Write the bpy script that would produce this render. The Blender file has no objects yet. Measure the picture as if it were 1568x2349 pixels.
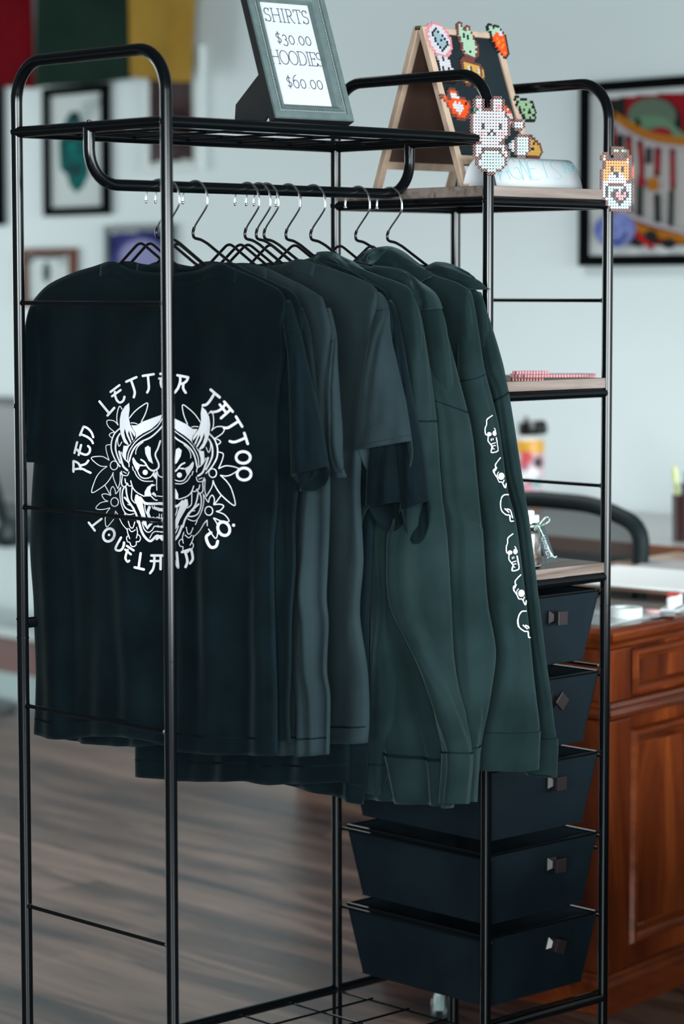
import bpy, math, random
from mathutils import Vector, Matrix, noise
from mathutils.bvhtree import BVHTree
from mathutils.geometry import tessellate_polygon

scene = bpy.context.scene
COL = scene.collection
rnd = random.Random(7)
PI = math.pi

# ---------------------------------------------------------------- camera
CAM = Vector((-2.4223, -2.926, 1.3685))
FW = Vector((0.6848, 0.7236, -0.0860)).normalized()
RT = Vector((0.7262, -0.6874, -0.0016))
RT = (RT - FW * RT.dot(FW)).normalized()
UP = RT.cross(FW)
FPX = 5986.8
cd = bpy.data.cameras.new('camera')
cam = bpy.data.objects.new('camera', cd); COL.objects.link(cam)
m = Matrix.Identity(4)
for i in range(3):
    m[i][0] = RT[i]; m[i][1] = UP[i]; m[i][2] = -FW[i]; m[i][3] = CAM[i]
cam.matrix_world = m
cd.sensor_fit = 'VERTICAL'; cd.sensor_height = 36.0; cd.sensor_width = 24.0
cd.lens = FPX * 36.0 / 2349.0
cd.clip_start = 0.05; cd.clip_end = 60
cd.dof.use_dof = True; cd.dof.focus_distance = 4.16; cd.dof.aperture_fstop = 3.1
scene.camera = cam

def ray(u, v):
    return FW + RT * ((u - 784) / FPX) - UP * ((v - 1174.5) / FPX)
def atx(u, v, X): d = ray(u, v); return CAM + d * ((X - CAM.x) / d.x)
def aty(u, v, Y): d = ray(u, v); return CAM + d * ((Y - CAM.y) / d.y)
def atz(u, v, Z): d = ray(u, v); return CAM + d * ((Z - CAM.z) / d.z)
def proj(p):
    d = Vector(p) - CAM; z = d.dot(FW)
    return 784 + FPX * d.dot(RT) / z, 1174.5 - FPX * d.dot(UP) / z

# ---------------------------------------------------------------- world, light, exposure
w = bpy.data.worlds.new('world'); scene.world = w; w.use_nodes = True
w.node_tree.nodes['Background'].inputs[0].default_value = (0.62, 0.80, 0.86, 1)
w.node_tree.nodes['Background'].inputs[1].default_value = 0.16
def area(name, loc, target, sx, sy, power, col):
    l = bpy.data.lights.new(name, 'AREA'); l.shape = 'RECTANGLE'; l.size = sx; l.size_y = sy
    l.energy = power; l.color = col
    o = bpy.data.objects.new(name, l); COL.objects.link(o); o.location = loc
    d = Vector(target) - Vector(loc)
    o.rotation_euler = d.to_track_quat('-Z', 'Y').to_euler()
    return o
# daylight through the shop windows on the right of the camera and, further back, on the left
area('window_light', (0.9, -4.7, 1.25), (1.3, 0.0, 0.35), 4.8, 1.5, 84, (0.90, 0.985, 1.0)).data.spread = math.radians(75)
lw = area('window_light', (-4.0, -4.0, 1.45), (0.3, 0.3, 0.75), 3.0, 1.5, 64, (0.90, 0.985, 1.0))
lw.data.spread = math.radians(80)
area('window_light', (0.6, 6.6, 1.35), (2.4, 2.0, 0.7), 2.6, 1.6, 55, (0.90, 0.985, 1.0))
area('ceiling_light', (1.55, 2.1, 2.68), (1.55, 2.1, 0), 1.2, 1.6, 22, (0.96, 0.99, 1.0)).data.spread = math.radians(110)
scene.view_settings.view_transform = 'Standard'
scene.view_settings.look = 'None'
scene.view_settings.gamma = 1.0
scene.view_settings.use_curve_mapping = False
scene.view_settings.exposure = 0.66

# ---------------------------------------------------------------- materials
MATS = {}
def mat(name, col, rough=0.6, metal=0.0, spec=0.5, coat=0.0, sheen=0.0, trans=0.0, bump=None, var=None, emis=None):
    """bump=(scale,strength), var=(scale, other colour, detail)"""
    if name in MATS: return MATS[name]
    M = bpy.data.materials.new(name); M.use_nodes = True
    nt = M.node_tree; b = nt.nodes['Principled BSDF']
    b.inputs['Base Color'].default_value = (*col, 1)
    b.inputs['Roughness'].default_value = rough
    b.inputs['Metallic'].default_value = metal
    b.inputs['Specular IOR Level'].default_value = spec
    b.inputs['Coat Weight'].default_value = coat
    if sheen:
        b.inputs['Sheen Weight'].default_value = sheen
        b.inputs['Sheen Roughness'].default_value = 0.4
        b.inputs['Sheen Tint'].default_value = (0.55, 0.85, 0.9, 1)
    b.inputs['Transmission Weight'].default_value = trans
    tc = nt.nodes.new('ShaderNodeTexCoord')
    if var:
        n = nt.nodes.new('ShaderNodeTexNoise'); n.inputs['Scale'].default_value = var[0]
        n.inputs['Detail'].default_value = var[2] if len(var) > 2 else 4
        nt.links.new(tc.outputs['Object'], n.inputs['Vector'])
        r = nt.nodes.new('ShaderNodeValToRGB')
        r.color_ramp.elements[0].position = 0.35; r.color_ramp.elements[1].position = 0.65
        r.color_ramp.elements[0].color = (*col, 1); r.color_ramp.elements[1].color = (*var[1], 1)
        nt.links.new(n.outputs['Fac'], r.inputs['Fac']); nt.links.new(r.outputs['Color'], b.inputs['Base Color'])
    if bump:
        n = nt.nodes.new('ShaderNodeTexNoise'); n.inputs['Scale'].default_value = bump[0]
        n.inputs['Detail'].default_value = 3
        nt.links.new(tc.outputs['Object'], n.inputs['Vector'])
        bp = nt.nodes.new('ShaderNodeBump'); bp.inputs['Strength'].default_value = bump[1]
        bp.inputs['Distance'].default_value = 0.002
        nt.links.new(n.outputs['Fac'], bp.inputs['Height']); nt.links.new(bp.outputs['Normal'], b.inputs['Normal'])
    MATS[name] = M
    return M

def wood(name, c1, c2, c3, axis, scale=14, stretch=0.06, rough=0.45, spec=0.5, coat=0.0, distort=1.2):
    if name in MATS: return MATS[name]
    M = bpy.data.materials.new(name); M.use_nodes = True
    nt = M.node_tree; b = nt.nodes['Principled BSDF']
    tc = nt.nodes.new('ShaderNodeTexCoord'); mp = nt.nodes.new('ShaderNodeMapping')
    sc = [1, 1, 1]; sc[axis] = stretch
    mp.inputs['Scale'].default_value = sc
    nt.links.new(tc.outputs['Object'], mp.inputs['Vector'])
    n = nt.nodes.new('ShaderNodeTexNoise'); n.inputs['Scale'].default_value = scale
    n.inputs['Detail'].default_value = 9; n.inputs['Roughness'].default_value = 0.62
    n.inputs['Distortion'].default_value = distort
    nt.links.new(mp.outputs['Vector'], n.inputs['Vector'])
    r = nt.nodes.new('ShaderNodeValToRGB'); e = r.color_ramp.elements
    e[0].position = 0.3; e[0].color = (*c1, 1); e[1].position = 0.72; e[1].color = (*c3, 1)
    k = e.new(0.5); k.color = (*c2, 1)
    nt.links.new(n.outputs['Fac'], r.inputs['Fac']); nt.links.new(r.outputs['Color'], b.inputs['Base Color'])
    b.inputs['Roughness'].default_value = rough; b.inputs['Specular IOR Level'].default_value = spec
    b.inputs['Coat Weight'].default_value = coat
    bp = nt.nodes.new('ShaderNodeBump'); bp.inputs['Strength'].default_value = 0.12; bp.inputs['Distance'].default_value = 0.002
    nt.links.new(n.outputs['Fac'], bp.inputs['Height']); nt.links.new(bp.outputs['Normal'], b.inputs['Normal'])
    MATS[name] = M
    return M

BLACK = mat('black_powder_coat', (0.0016, 0.0024, 0.0032), 0.17, spec=0.32)
CHROME = mat('chrome', (0.85, 0.87, 0.88), 0.22, metal=1.0)
RUBBER = mat('rubber', (0.003, 0.003, 0.0035), 0.3, spec=0.4)
def cloth_mat(name, c, d, sheen=0.06):
    return mat(name, c, 0.9, spec=0.06, sheen=sheen, bump=(900, 0.35), var=(9, d, 5))
TEE = cloth_mat('black_jersey', (0.0009, 0.0034, 0.0048), (0.0022, 0.0068, 0.0092))
TEE2 = cloth_mat('charcoal_jersey', (0.0100, 0.0180, 0.0210), (0.0145, 0.0245, 0.0285))
FLEECE = cloth_mat('black_fleece', (0.0046, 0.0112, 0.0118), (0.0092, 0.0200, 0.0210), 0.12)
INK = mat('white_print', (0.86, 0.87, 0.92), 0.7, spec=0.2)
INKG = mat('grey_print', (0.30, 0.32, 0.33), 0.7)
THREAD = mat('dark_thread', (0.0040, 0.0085, 0.0100), 0.95, spec=0.02)

# ---------------------------------------------------------------- mesh helpers
class MB:
    def __init__(s): s.v = []; s.f = []; s.mi = []
    def add(s, vs, fs, mi=0):
        o = len(s.v); s.v += [tuple(p) for p in vs]
        for f in fs: s.f.append(tuple(o + i for i in f)); s.mi.append(mi)
    def box(s, lo, hi, mi=0, M=None):
        x0, y0, z0 = lo; x1, y1, z1 = hi
        vs = [Vector(p) for p in ((x0,y0,z0),(x1,y0,z0),(x1,y1,z0),(x0,y1,z0),(x0,y0,z1),(x1,y0,z1),(x1,y1,z1),(x0,y1,z1))]
        if M is not None: vs = [M @ p for p in vs]
        s.add(vs, [(0,3,2,1),(4,5,6,7),(0,1,5,4),(1,2,6,5),(2,3,7,6),(3,0,4,7)], mi)
    def tube(s, pts, r, seg=14, mi=0, closed=False, caps=True):
        pts = [Vector(p) for p in pts]; n = len(pts)
        rs = r if isinstance(r, (list, tuple)) else [r] * n
        T = []
        for i in range(n):
            if closed: t = pts[(i+1) % n] - pts[i-1]
            elif i == 0: t = pts[1] - pts[0]
            elif i == n-1: t = pts[-1] - pts[-2]
            else: t = (pts[i+1] - pts[i]).normalized() + (pts[i] - pts[i-1]).normalized()
            T.append(t.normalized())
        a = Vector((0,0,1)) if abs(T[0].z) < 0.9 else Vector((1,0,0))
        nrm = (a - T[0] * a.dot(T[0])).normalized()
        vs = []; fs = []
        for i in range(n):
            if i: nrm = (nrm - T[i] * nrm.dot(T[i])).normalized()
            b = T[i].cross(nrm)
            for k in range(seg):
                an = 2 * PI * k / seg
                vs.append(pts[i] + (nrm * math.cos(an) + b * math.sin(an)) * rs[i])
        for i in range(n if closed else n - 1):
            j = (i + 1) % n
            for k in range(seg):
                l = (k + 1) % seg
                fs.append((i*seg+k, i*seg+l, j*seg+l, j*seg+k))
        if caps and not closed:
            fs.append(tuple(range(seg-1, -1, -1))); fs.append(tuple((n-1)*seg + k for k in range(seg)))
        s.add(vs, fs, mi)
    def lathe(s, prof, c=(0,0,0), seg=28, mi=0):
        vs = []; fs = []; n = len(prof)
        for r, z in prof:
            for k in range(seg):
                a = 2*PI*k/seg; vs.append((c[0]+r*math.cos(a), c[1]+r*math.sin(a), c[2]+z))
        for i in range(n-1):
            for k in range(seg):
                l = (k+1) % seg; fs.append((i*seg+k, i*seg+l, (i+1)*seg+l, (i+1)*seg+k))
        s.add(vs, fs, mi)
    def sphere(s, c, r, seg=10, mi=0, sc=(1,1,1)):
        vs = []; fs = []; c = Vector(c)
        for i in range(seg//2 + 1):
            ph = PI * i / (seg//2)
            for k in range(seg):
                a = 2*PI*k/seg
                vs.append(c + Vector((r*sc[0]*math.sin(ph)*math.cos(a), r*sc[1]*math.sin(ph)*math.sin(a), r*sc[2]*math.cos(ph))))
        for i in range(seg//2):
            for k in range(seg):
                l = (k+1) % seg; fs.append((i*seg+k, (i+1)*seg+k, (i+1)*seg+l, i*seg+l))
        s.add(vs, fs, mi)
    def build(s, name, mats, parent=None, smooth=False, bevel=0, solid=0, M=None, sub=0):
        me = bpy.data.meshes.new(name); me.from_pydata(s.v, [], s.f)
        if not isinstance(mats, (list, tuple)): mats = [mats]
        for x in mats: me.materials.append(x)
        if len(mats) > 1: me.polygons.foreach_set('material_index', s.mi)
        me.validate(); me.update()
        if smooth:
            me.polygons.foreach_set('use_smooth', [True]*len(me.polygons))
            if smooth == 'auto': me.set_sharp_from_angle(angle=math.radians(38))
        o = bpy.data.objects.new(name, me); COL.objects.link(o)
        if parent is not None:
            o.parent = parent
            mw = parent.get('mw_loc', None)
        if bevel:
            b = o.modifiers.new('bevel', 'BEVEL'); b.width = bevel; b.segments = 2; b.limit_method = 'ANGLE'; b.angle_limit = math.radians(40)
        if sub:
            b = o.modifiers.new('sub', 'SUBSURF'); b.levels = sub; b.render_levels = sub
        if solid:
            b = o.modifiers.new('solid', 'SOLIDIFY'); b.thickness = solid; b.offset = 0
        return o

BASE = {}
def thing(name, label, cat, loc=(0,0,0), rot=(0,0,0), group=None):
    o = bpy.data.objects.new(name, None); COL.objects.link(o); o.empty_display_size = 0.05
    o.location = loc; o.rotation_euler = rot
    o['label'] = label; o['category'] = cat
    if group: o['group'] = group
    return o
def tag(o, label, cat, group=None):
    o['label'] = label; o['category'] = cat
    if group: o['group'] = group
    return o
def structure(o): o['kind'] = 'structure'; return o
def shift(mb, loc):
    """world-space vertices made relative to the thing's base"""
    l = Vector(loc)
    mb.v = [tuple(Vector(p) - l) for p in mb.v]
    return mb
def arc(c, a0, a1, r, ax, ay, n=8):
    c = Vector(c); ax = Vector(ax); ay = Vector(ay)
    return [c + ax*(r*math.cos(a0+(a1-a0)*i/n)) + ay*(r*math.sin(a0+(a1-a0)*i/n)) for i in range(n+1)]
def catmull(P, n):
    """resample a polyline of tuples smoothly to n points"""
    k = len(P)
    if k == 2: return [tuple(P[0][j] + (P[1][j]-P[0][j])*i/(n-1) for j in range(len(P[0]))) for i in range(n)]
    out = []
    for i in range(n):
        t = i / (n-1) * (k-1); a = min(int(t), k-2); f = t - a
        p0 = P[max(a-1,0)]; p1 = P[a]; p2 = P[a+1]; p3 = P[min(a+2,k-1)]
        out.append(tuple(0.5*((2*p1[j]) + (-p0[j]+p2[j])*f + (2*p0[j]-5*p1[j]+4*p2[j]-p3[j])*f*f + (-p0[j]+3*p1[j]-3*p2[j]+p3[j])*f**3) for j in range(len(p1))))
    return out
def interp(P, x):
    if x <= P[0][0]: return P[0][1]
    for a, b in zip(P, P[1:]):
        if x <= b[0]: return a[1] + (b[1]-a[1])*(x-a[0])/max(b[0]-a[0], 1e-9)
    return P[-1][1]

# ---------------------------------------------------------------- the room
XW = 3.0
flo = bpy.data.materials.new('laminate_planks'); flo.use_nodes = True
nt = flo.node_tree; b = nt.nodes['Principled BSDF']
tc = nt.nodes.new('ShaderNodeTexCoord')
mp = nt.nodes.new('ShaderNodeMapping'); mp.inputs['Rotation'].default_value = (0, 0, PI/2)
br = nt.nodes.new('ShaderNodeTexBrick'); br.inputs['Scale'].default_value = 1.0
br.inputs['Brick Width'].default_value = 1.3; br.inputs['Row Height'].default_value = 0.14
br.inputs['Mortar Size'].default_value = 0.0015; br.offset = 0.37
br.inputs['Color1'].default_value = (0, 0, 0, 1); br.inputs['Color2'].default_value = (1, 1, 1, 1); br.inputs['Mortar'].default_value = (0.2, 0.2, 0.2, 1)
nt.links.new(tc.outputs['Object'], mp.inputs['Vector']); nt.links.new(mp.outputs['Vector'], br.inputs['Vector'])
m2 = nt.nodes.new('ShaderNodeMapping'); m2.inputs['Scale'].default_value = (1, 0.10, 1)
nt.links.new(tc.outputs['Object'], m2.inputs['Vector'])
n1 = nt.nodes.new('ShaderNodeTexNoise'); n1.inputs['Scale'].default_value = 13; n1.inputs['Roughness'].default_value = 0.6; n1.inputs['Detail'].default_value = 8; n1.inputs['Distortion'].default_value = 1.0
nt.links.new(m2.outputs['Vector'], n1.inputs['Vector'])
mx = nt.nodes.new('ShaderNodeMath'); mx.operation = 'MULTIPLY_ADD'; mx.inputs[1].default_value = 0.22
nt.links.new(br.outputs['Color'], mx.inputs[0]); nt.links.new(n1.outputs['Fac'], mx.inputs[2])
rp = nt.nodes.new('ShaderNodeValToRGB'); e = rp.color_ramp.elements
e[0].position = 0.40; e[0].color = (0.006, 0.007, 0.010, 1); e[1].position = 0.82; e[1].color = (0.145, 0.098, 0.076, 1)
k = e.new(0.56); k.color = (0.046, 0.029, 0.0235, 1)
nt.links.new(mx.outputs[0], rp.inputs['Fac']); nt.links.new(rp.outputs['Color'], b.inputs['Base Color'])
b.inputs['Roughness'].default_value = 0.34; b.inputs['Specular IOR Level'].default_value = 0.5
bp = nt.nodes.new('ShaderNodeBump'); bp.inputs['Strength'].default_value = 0.1; bp.inputs['Distance'].default_value = 0.003
nt.links.new(n1.outputs['Fac'], bp.inputs['Height']); nt.links.new(bp.outputs['Normal'], b.inputs['Normal'])

WALL = mat('grey_wall_paint', (0.64, 0.71, 0.715), 0.75, spec=0.2, bump=(160, 0.12), var=(1.3, (0.615, 0.685, 0.695)))
CEIL = mat('ceiling_paint', (0.16, 0.17, 0.17), 0.9)
TRIM = mat('white_trim', (0.6, 0.62, 0.62), 0.45)
mb = MB(); mb.box((-4.5, -4.8, -0.06), (XW, 7.2, 0)); structure(mb.build('floor', flo))
mb = MB(); mb.box((XW, -4.8, 0), (XW+0.12, 7.2, 2.75)); structure(mb.build('wall_far', WALL))
mb = MB(); mb.box((-4.5, 7.2, 0), (XW+0.12, 7.32, 2.75)); structure(mb.build('wall_left', WALL))
mb = MB(); mb.box((-4.5, -4.8, 2.75), (XW+0.12, 7.32, 2.85)); structure(mb.build('ceiling', CEIL))
mb = MB(); mb.box((XW-0.014, -4.8, 0), (XW, 7.2, 0.09)); structure(mb.build('baseboard_far', TRIM, bevel=0.004))
# wall on the right side of the shop with its long window opening
mb = MB()
mb.box((-4.5, -4.92, 0), (XW+0.12, -4.8, 0.55)); mb.box((-4.5, -4.92, 2.55), (XW+0.12, -4.8, 2.75))
mb.box((-4.5, -4.92, 0.55), (-0.3, -4.8, 2.55))
structure(mb.build('wall_right', WALL))

# added counter out of view, shades low drawers, desk and floor from the window
mb = MB(); mb.box((0.15, -1.75, 0.0), (2.15, -1.25, 0.71)); mb.box((0.10, -1.80, 0.71), (2.20, -1.20, 0.75))
counter = mb.build('shade_counter', mat('counter_board', (0.05, 0.03, 0.022), 0.6)); counter['label'] = 'unseen dark wooden counter added on the right to shade the lower drawers, desk and floor'; counter['category'] = 'counter'
# ---------------------------------------------------------------- the rack
L1, L2, W = 0.6734, 0.2956, 0.36
L = L1 + L2
ZA, ZT, ZROD = 1.7122, 1.606, 1.5215
ZB = [1.3444, 1.0278, 0.7156, 0.3964]
ZS = [1.506, 1.1875, 0.8714]
ZR = [0.843, 0.702, 0.5613, 0.4206, 0.2809]
ZBOT = 0.1352
RP = 0.0092
rack = thing('clothes_rack', 'black tubular steel clothes rack with wire top shelf, side shelves and drawers', 'rack', (0.48, 0.18, 0))
RL = (0.48, 0.18, 0)
def rpart(mb, name, m, smooth='auto', bevel=0, parent=None):
    o = shift(mb, RL).build(name, m, parent or rack, smooth=smooth, bevel=bevel)
    return o
RC = 0.062
for x in (0, L1, L):
    mb = MB()
    path = [(x, 0, 0.0), (x, 0, ZA-RC)] + arc((x, RC, ZA-RC), PI, PI/2, RC, (0,1,0), (0,0,1), 9)[1:] \
        + arc((x, W-RC, ZA-RC), PI/2, 0, RC, (0,1,0), (0,0,1), 9) + [(x, W, 0.0)]
    mb.tube(path, RP, 20)
    f = rpart(mb, 'end_frame', BLACK)
    for y in (0, W):
        mb = MB(); mb.tube([(x, y, 0.8215), (x, y, 0.8235)], RP+0.0007, 20)
        shift(mb, RL).build('pipe_joint', BLACK, f, smooth='auto')
        mb = MB(); mb.lathe([(0.0001, 0), (RP+0.003, 0), (RP+0.003, 0.012), (RP, 0.014)], (x, y, 0), 16)
        shift(mb, RL).build('foot_cap', RUBBER, f, smooth='auto')
for x in (0, L):
    for z in ZB:
        mb = MB(); mb.tube([(x, 0.006, z), (x, W-0.006, z)], 0.0031, 10)
        mb.sphere((x, 0.010, z), 0.005, 8); mb.sphere((x, W-0.010, z), 0.005, 8)
        rpart(mb, 'crossbar', BLACK)
# top shelf: rails all round and a wire grid
mb = MB()
for y in (0.0, W): mb.tube([(0.004, y, ZT), (L1-0.004, y, ZT)], 0.0085, 16)
for x in (0.0, L1): mb.tube([(x, 0.004, ZT), (x, W-0.004, ZT)], 0.0085, 16)
top = rpart(mb, 'top_shelf', BLACK)
mb = MB()
for i in range(1, 6): mb.tube([(L1*i/6, 0, ZT), (L1*i/6, W, ZT)], 0.0020, 8)
for i in range(1, 4): mb.tube([(0, W*i/4, ZT+0.003), (L1, W*i/4, ZT+0.003)], 0.0020, 8)
shift(mb, RL).build('wire_grid', BLACK, top, smooth='auto')
# bottom shelf
mb = MB()
for y in (0, W):
    mb.tube([(0.004, y, ZBOT), (L-0.004, y, ZBOT)], 0.0085, 16)
for x in (0.0,): mb.tube([(x, 0.004, ZBOT), (x, W-0.004, ZBOT)], 0.0085, 16)
bot = rpart(mb, 'bottom_shelf', BLACK)
mb = MB()
for i in range(1, 7): mb.tube([(L1*i/6, 0, ZBOT-0.004), (L1*i/6, W, ZBOT-0.004)], 0.0020, 8)
for i in range(1, 4): mb.tube([(0, W*i/4, ZBOT), (L1, W*i/4, ZBOT)], 0.0020, 8)
shift(mb, RL).build('wire_grid', BLACK, bot, smooth='auto')
mb = MB(); mb.tube([(0.004, W, 0.845), (0.024, W, 0.845)], 0.0085, 14)
rpart(mb, 'side_peg', BLACK)
# hanging rail
RR = 0.052
mb = MB()
path = [(0.0, W/2, ZT)] + [(0.0, W/2, ZROD+RR)] + arc((RR, W/2, ZROD+RR), PI, 1.5*PI, RR, (1,0,0), (0,0,1), 9)[1:] \
    + arc((L1-RR, W/2, ZROD+RR), 1.5*PI, 2*PI, RR, (1,0,0), (0,0,1), 9) + [(L1, W/2, ZT)]
mb.tube(path, 0.0088, 18)
rail = rpart(mb, 'hanging_rail', BLACK)
for x in (0, L1):
    mb = MB(); mb.sphere((x, W/2, ZT+0.0085), 0.0042, 10, sc=(1,1,0.6)); rpart(mb, 'bolt', BLACK)
for x, y, z in ((0, W+0.0, ZT), (0, W, 1.185), (0, W, 0.853), (0, 0, ZT), (L1, 0, 1.507), (L1, W, 1.507), (L1, 0, 1.19), (L, 0, 1.507)):
    mb = MB(); mb.sphere((x-RP, y, z), 0.0042, 10, sc=(0.5, 1, 1)); rpart(mb, 'bolt', BLACK)
# wooden shelves
OAK = wood('grey_oak_laminate', (0.075, 0.050, 0.040), (0.17, 0.13, 0.112), (0.26, 0.215, 0.195), 0, scale=42, stretch=0.05, rough=0.5)
for z in ZS:
    mb = MB()
    for y in (0, W): mb.tube([(L1, y, z), (L, y, z)], 0.0078, 14)
    for x in (L1, L): mb.tube([(x, 0, z), (x, W, z)], 0.0078, 14)
    sf = rpart(mb, 'shelf_frame', BLACK)
    mb = MB(); mb.box((L1-0.004, -0.004, z+0.0085), (L-0.004, W+0.004, z+0.0255))
    rpart(mb, 'shelf_board', OAK, smooth=False, bevel=0.0012)
# drawers
BIN = mat('black_fabric_bin', (0.0024, 0.0062, 0.0090), 0.6, spec=0.12, bump=(300, 0.25), var=(7, (0.0045, 0.0100, 0.0142)))
KNOB = mat('dark_bronze_knob', (0.016, 0.011, 0.013), 0.35, spec=0.6)
knob_rot = [0.03, 0.75, 0.02, 0.02, 0.35]
for i, z in enumerate(ZR):
    mb = MB()
    x0, x1 = L1+0.016, L-0.012; y0, y1 = 0.006, W-0.012
    zt = z + 0.004; zb = z - 0.112
    i0, i1 = 0.012, 0.030
    top_ = [(x0, y0, zt), (x1, y0, zt), (x1, y1, zt), (x0, y1, zt)]
    bot_ = [(x0+0.002, y0+0.006, zb), (x1-i1, y0+0.006, zb), (x1-i1, y1-0.034, zb), (x0+0.002, y1-0.034, zb)]
    tin = [(x0+0.003, y0+0.003, zt), (x1-0.003, y0+0.003, zt), (x1-0.003, y1-0.003, zt), (x0+0.003, y1-0.003, zt)]
    bin_ = [(a+0.003*(1 if a < 0.8 else -1), b+0.003*(1 if b < 0.18 else -1), c+0.003) for a, b, c in bot_]
    mb.add(top_+bot_+tin+bin_, [(0,4,5,1)[::-1],(1,5,6,2)[::-1],(2,6,7,3)[::-1],(3,7,4,0)[::-1],(4,7,6,5),
        (8,9,13,12)[::-1],(9,10,14,13)[::-1],(10,11,15,14)[::-1],(11,8,12,15)[::-1],(12,13,14,15),
        (0,1,9,8),(1,2,10,9),(2,3,11,10),(3,0,8,11)])
    dr = rpart(mb, 'drawer', BIN, smooth=False, bevel=0.0015)
    mb = MB(); mb.tube([(x0, y0, zt+0.002), (x1, y0, zt+0.002), (x1, y1, zt+0.002), (x0, y1, zt+0.002)], 0.0028, 8, closed=True)
    shift(mb, RL).build('rim', BLACK, dr, smooth='auto')
    mb = MB()
    kx, kz = (x0+x1)/2+0.016, z-0.030
    R = Matrix.Translation((kx, y0, kz)) @ Matrix.Rotation(knob_rot[i], 4, 'Y')
    h = 0.011
    def ring(hh, y): return [R @ Vector(p) for p in ((-hh, y, -hh), (hh, y, -hh), (hh, y, hh), (-hh, y, hh))]
    rings = [ring(h, 0), ring(h, -0.003), ring(0.006, -0.010), ring(0.006, -0.016), ring(0.0115, -0.020), ring(0.0115, -0.026)]
    vs = sum(rings, []); fs = [(3,2,1,0)] + [(a*4+k, a*4+(k+1)%4, a*4+4+(k+1)%4, a*4+4+k) for a in range(5) for k in range(4)] + [(20,21,22,23)]
    mb.add(vs, fs)
    shift(mb, RL).build('knob', KNOB, dr, bevel=0.0006)
# drawer runners carried by the frames
for x in (L1, L):
    for z in ZR:
        mb = MB(); mb.tube([(x + (0.012 if x == L1 else -0.008), 0, z), (x + (0.012 if x == L1 else -0.008), W, z)], 0.003, 8)
        mb.tube([(x, 0.0, z), (x + (0.012 if x == L1 else -0.008), 0.0, z)], 0.004, 8)
        mb.tube([(x, W, z), (x + (0.012 if x == L1 else -0.008), W, z)], 0.004, 8)
        rpart(mb, 'drawer_runner', BLACK)
mb = MB(); mb.tube([(L1+0.01, 0.0, 0.148), (L-0.008, 0.0, 0.148)], 0.003, 8)
rpart(mb, 'lower_bar', BLACK)

# ---------------------------------------------------------------- hangers
HX = [0.132, 0.1500, 0.2054, 0.3122, 0.3360, 0.3526, 0.3993, 0.4533, 0.5535, 0.6265]
def bend(pts, r, n=5):
    """round the corners of a polyline"""
    pts = [Vector(p) for p in pts]; out = [pts[0]]
    for i in range(1, len(pts)-1):
        a = (pts[i-1]-pts[i]); c = (pts[i+1]-pts[i]); rr = min(r, a.length*0.45, c.length*0.45)
        p0 = pts[i]+a.normalized()*rr; p1 = pts[i]+c.normalized()*rr
        for k in range(n+1):
            t = k/n; out.append(p0*(1-t)**2 + pts[i]*2*t*(1-t) + p1*t*t)
    out.append(pts[-1]); return out
def make_hanger(x, label, tip, twist=0.0):
    loc = (x, W/2, ZROD)
    t = thing('clothes_hanger', label, 'hanger', loc, (0, 0, twist), 'metal hangers on the rail')
    # hook in the y-z plane, y<0 is the camera's right; local origin = rail centre
    hook = [(0, 0.0290, -0.0225)] + [(0, 0.0294*math.cos(q), -0.0190 + 0.0294*math.sin(q)) for q in [(PI+0.35)*k/14 for k in range(15)]]
    hook += [(0, -0.0180, -0.0400), (0, -0.0050, -0.0530), (0, 0.0030, -0.0620)]
    hook = catmull(hook, 46)
    mb = MB(); mb.tube(hook, 0.0016, 8); mb.sphere(hook[0], 0.0027, 8)
    mb.build('hook', CHROME, t, smooth=True)
    neck = [(0, 0.0020, -0.0610), (0, 0.0055, -0.0690), (0, 0.0020, -0.0770), (0, -0.0140, -0.0805), (0, -0.0300, -0.0870)]
    neck = catmull(neck, 16) + [(0, -0.0800, -0.1150), (0, -0.1500, -0.1520), (0, -0.1920, -0.1750)]
    mb = MB(); mb.tube(neck, 0.0024, 8)
    body = bend([(0, -0.205, -0.185), (0, -0.19, -0.173), (0, -0.075, -0.150), (0, 0.044, -0.0830), (0, 0.104, -0.124), (0, 0.19, -0.166), (0, 0.215, -0.186), (0, 0.20, -0.194), (0, -0.195, -0.194)], 0.012)
    mb.tube(body, 0.0023, 8, closed=True)
    mb.tube([(0, 0.078, -0.133), (0, -0.115, -0.133)], 0.0022, 8)
    mb.build('frame', RUBBER, t, smooth=True)
    return t
HL = ['hanger carrying the nearest shirt with the white mask print', 'hanger of the second shirt, right behind the printed shirt',
      'hanger with its hook alone just right of the near post', 'leftmost hook of the tight trio in the middle of the rail',
      'middle hook of the tight trio on the rail', 'right hook of the tight trio on the rail',
      'hanger just right of the tight trio, holding the first sweatshirt', 'hanger holding the hoodie with its hood folded over the shoulder',
      'second to last hanger, holding the hoodie with skull sleeve print', 'last hanger next to the bend at the far end of the rail']
TW = [0.01, -0.01, 0.01, -0.01, 0.0, 0.01, -0.01, 0.01, -0.01, 0.01]
for i, x in enumerate(HX): make_hanger(x, 'black metal '+HL[i] if i != 0 else 'black metal '+HL[i], 0, TW[i])
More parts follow.
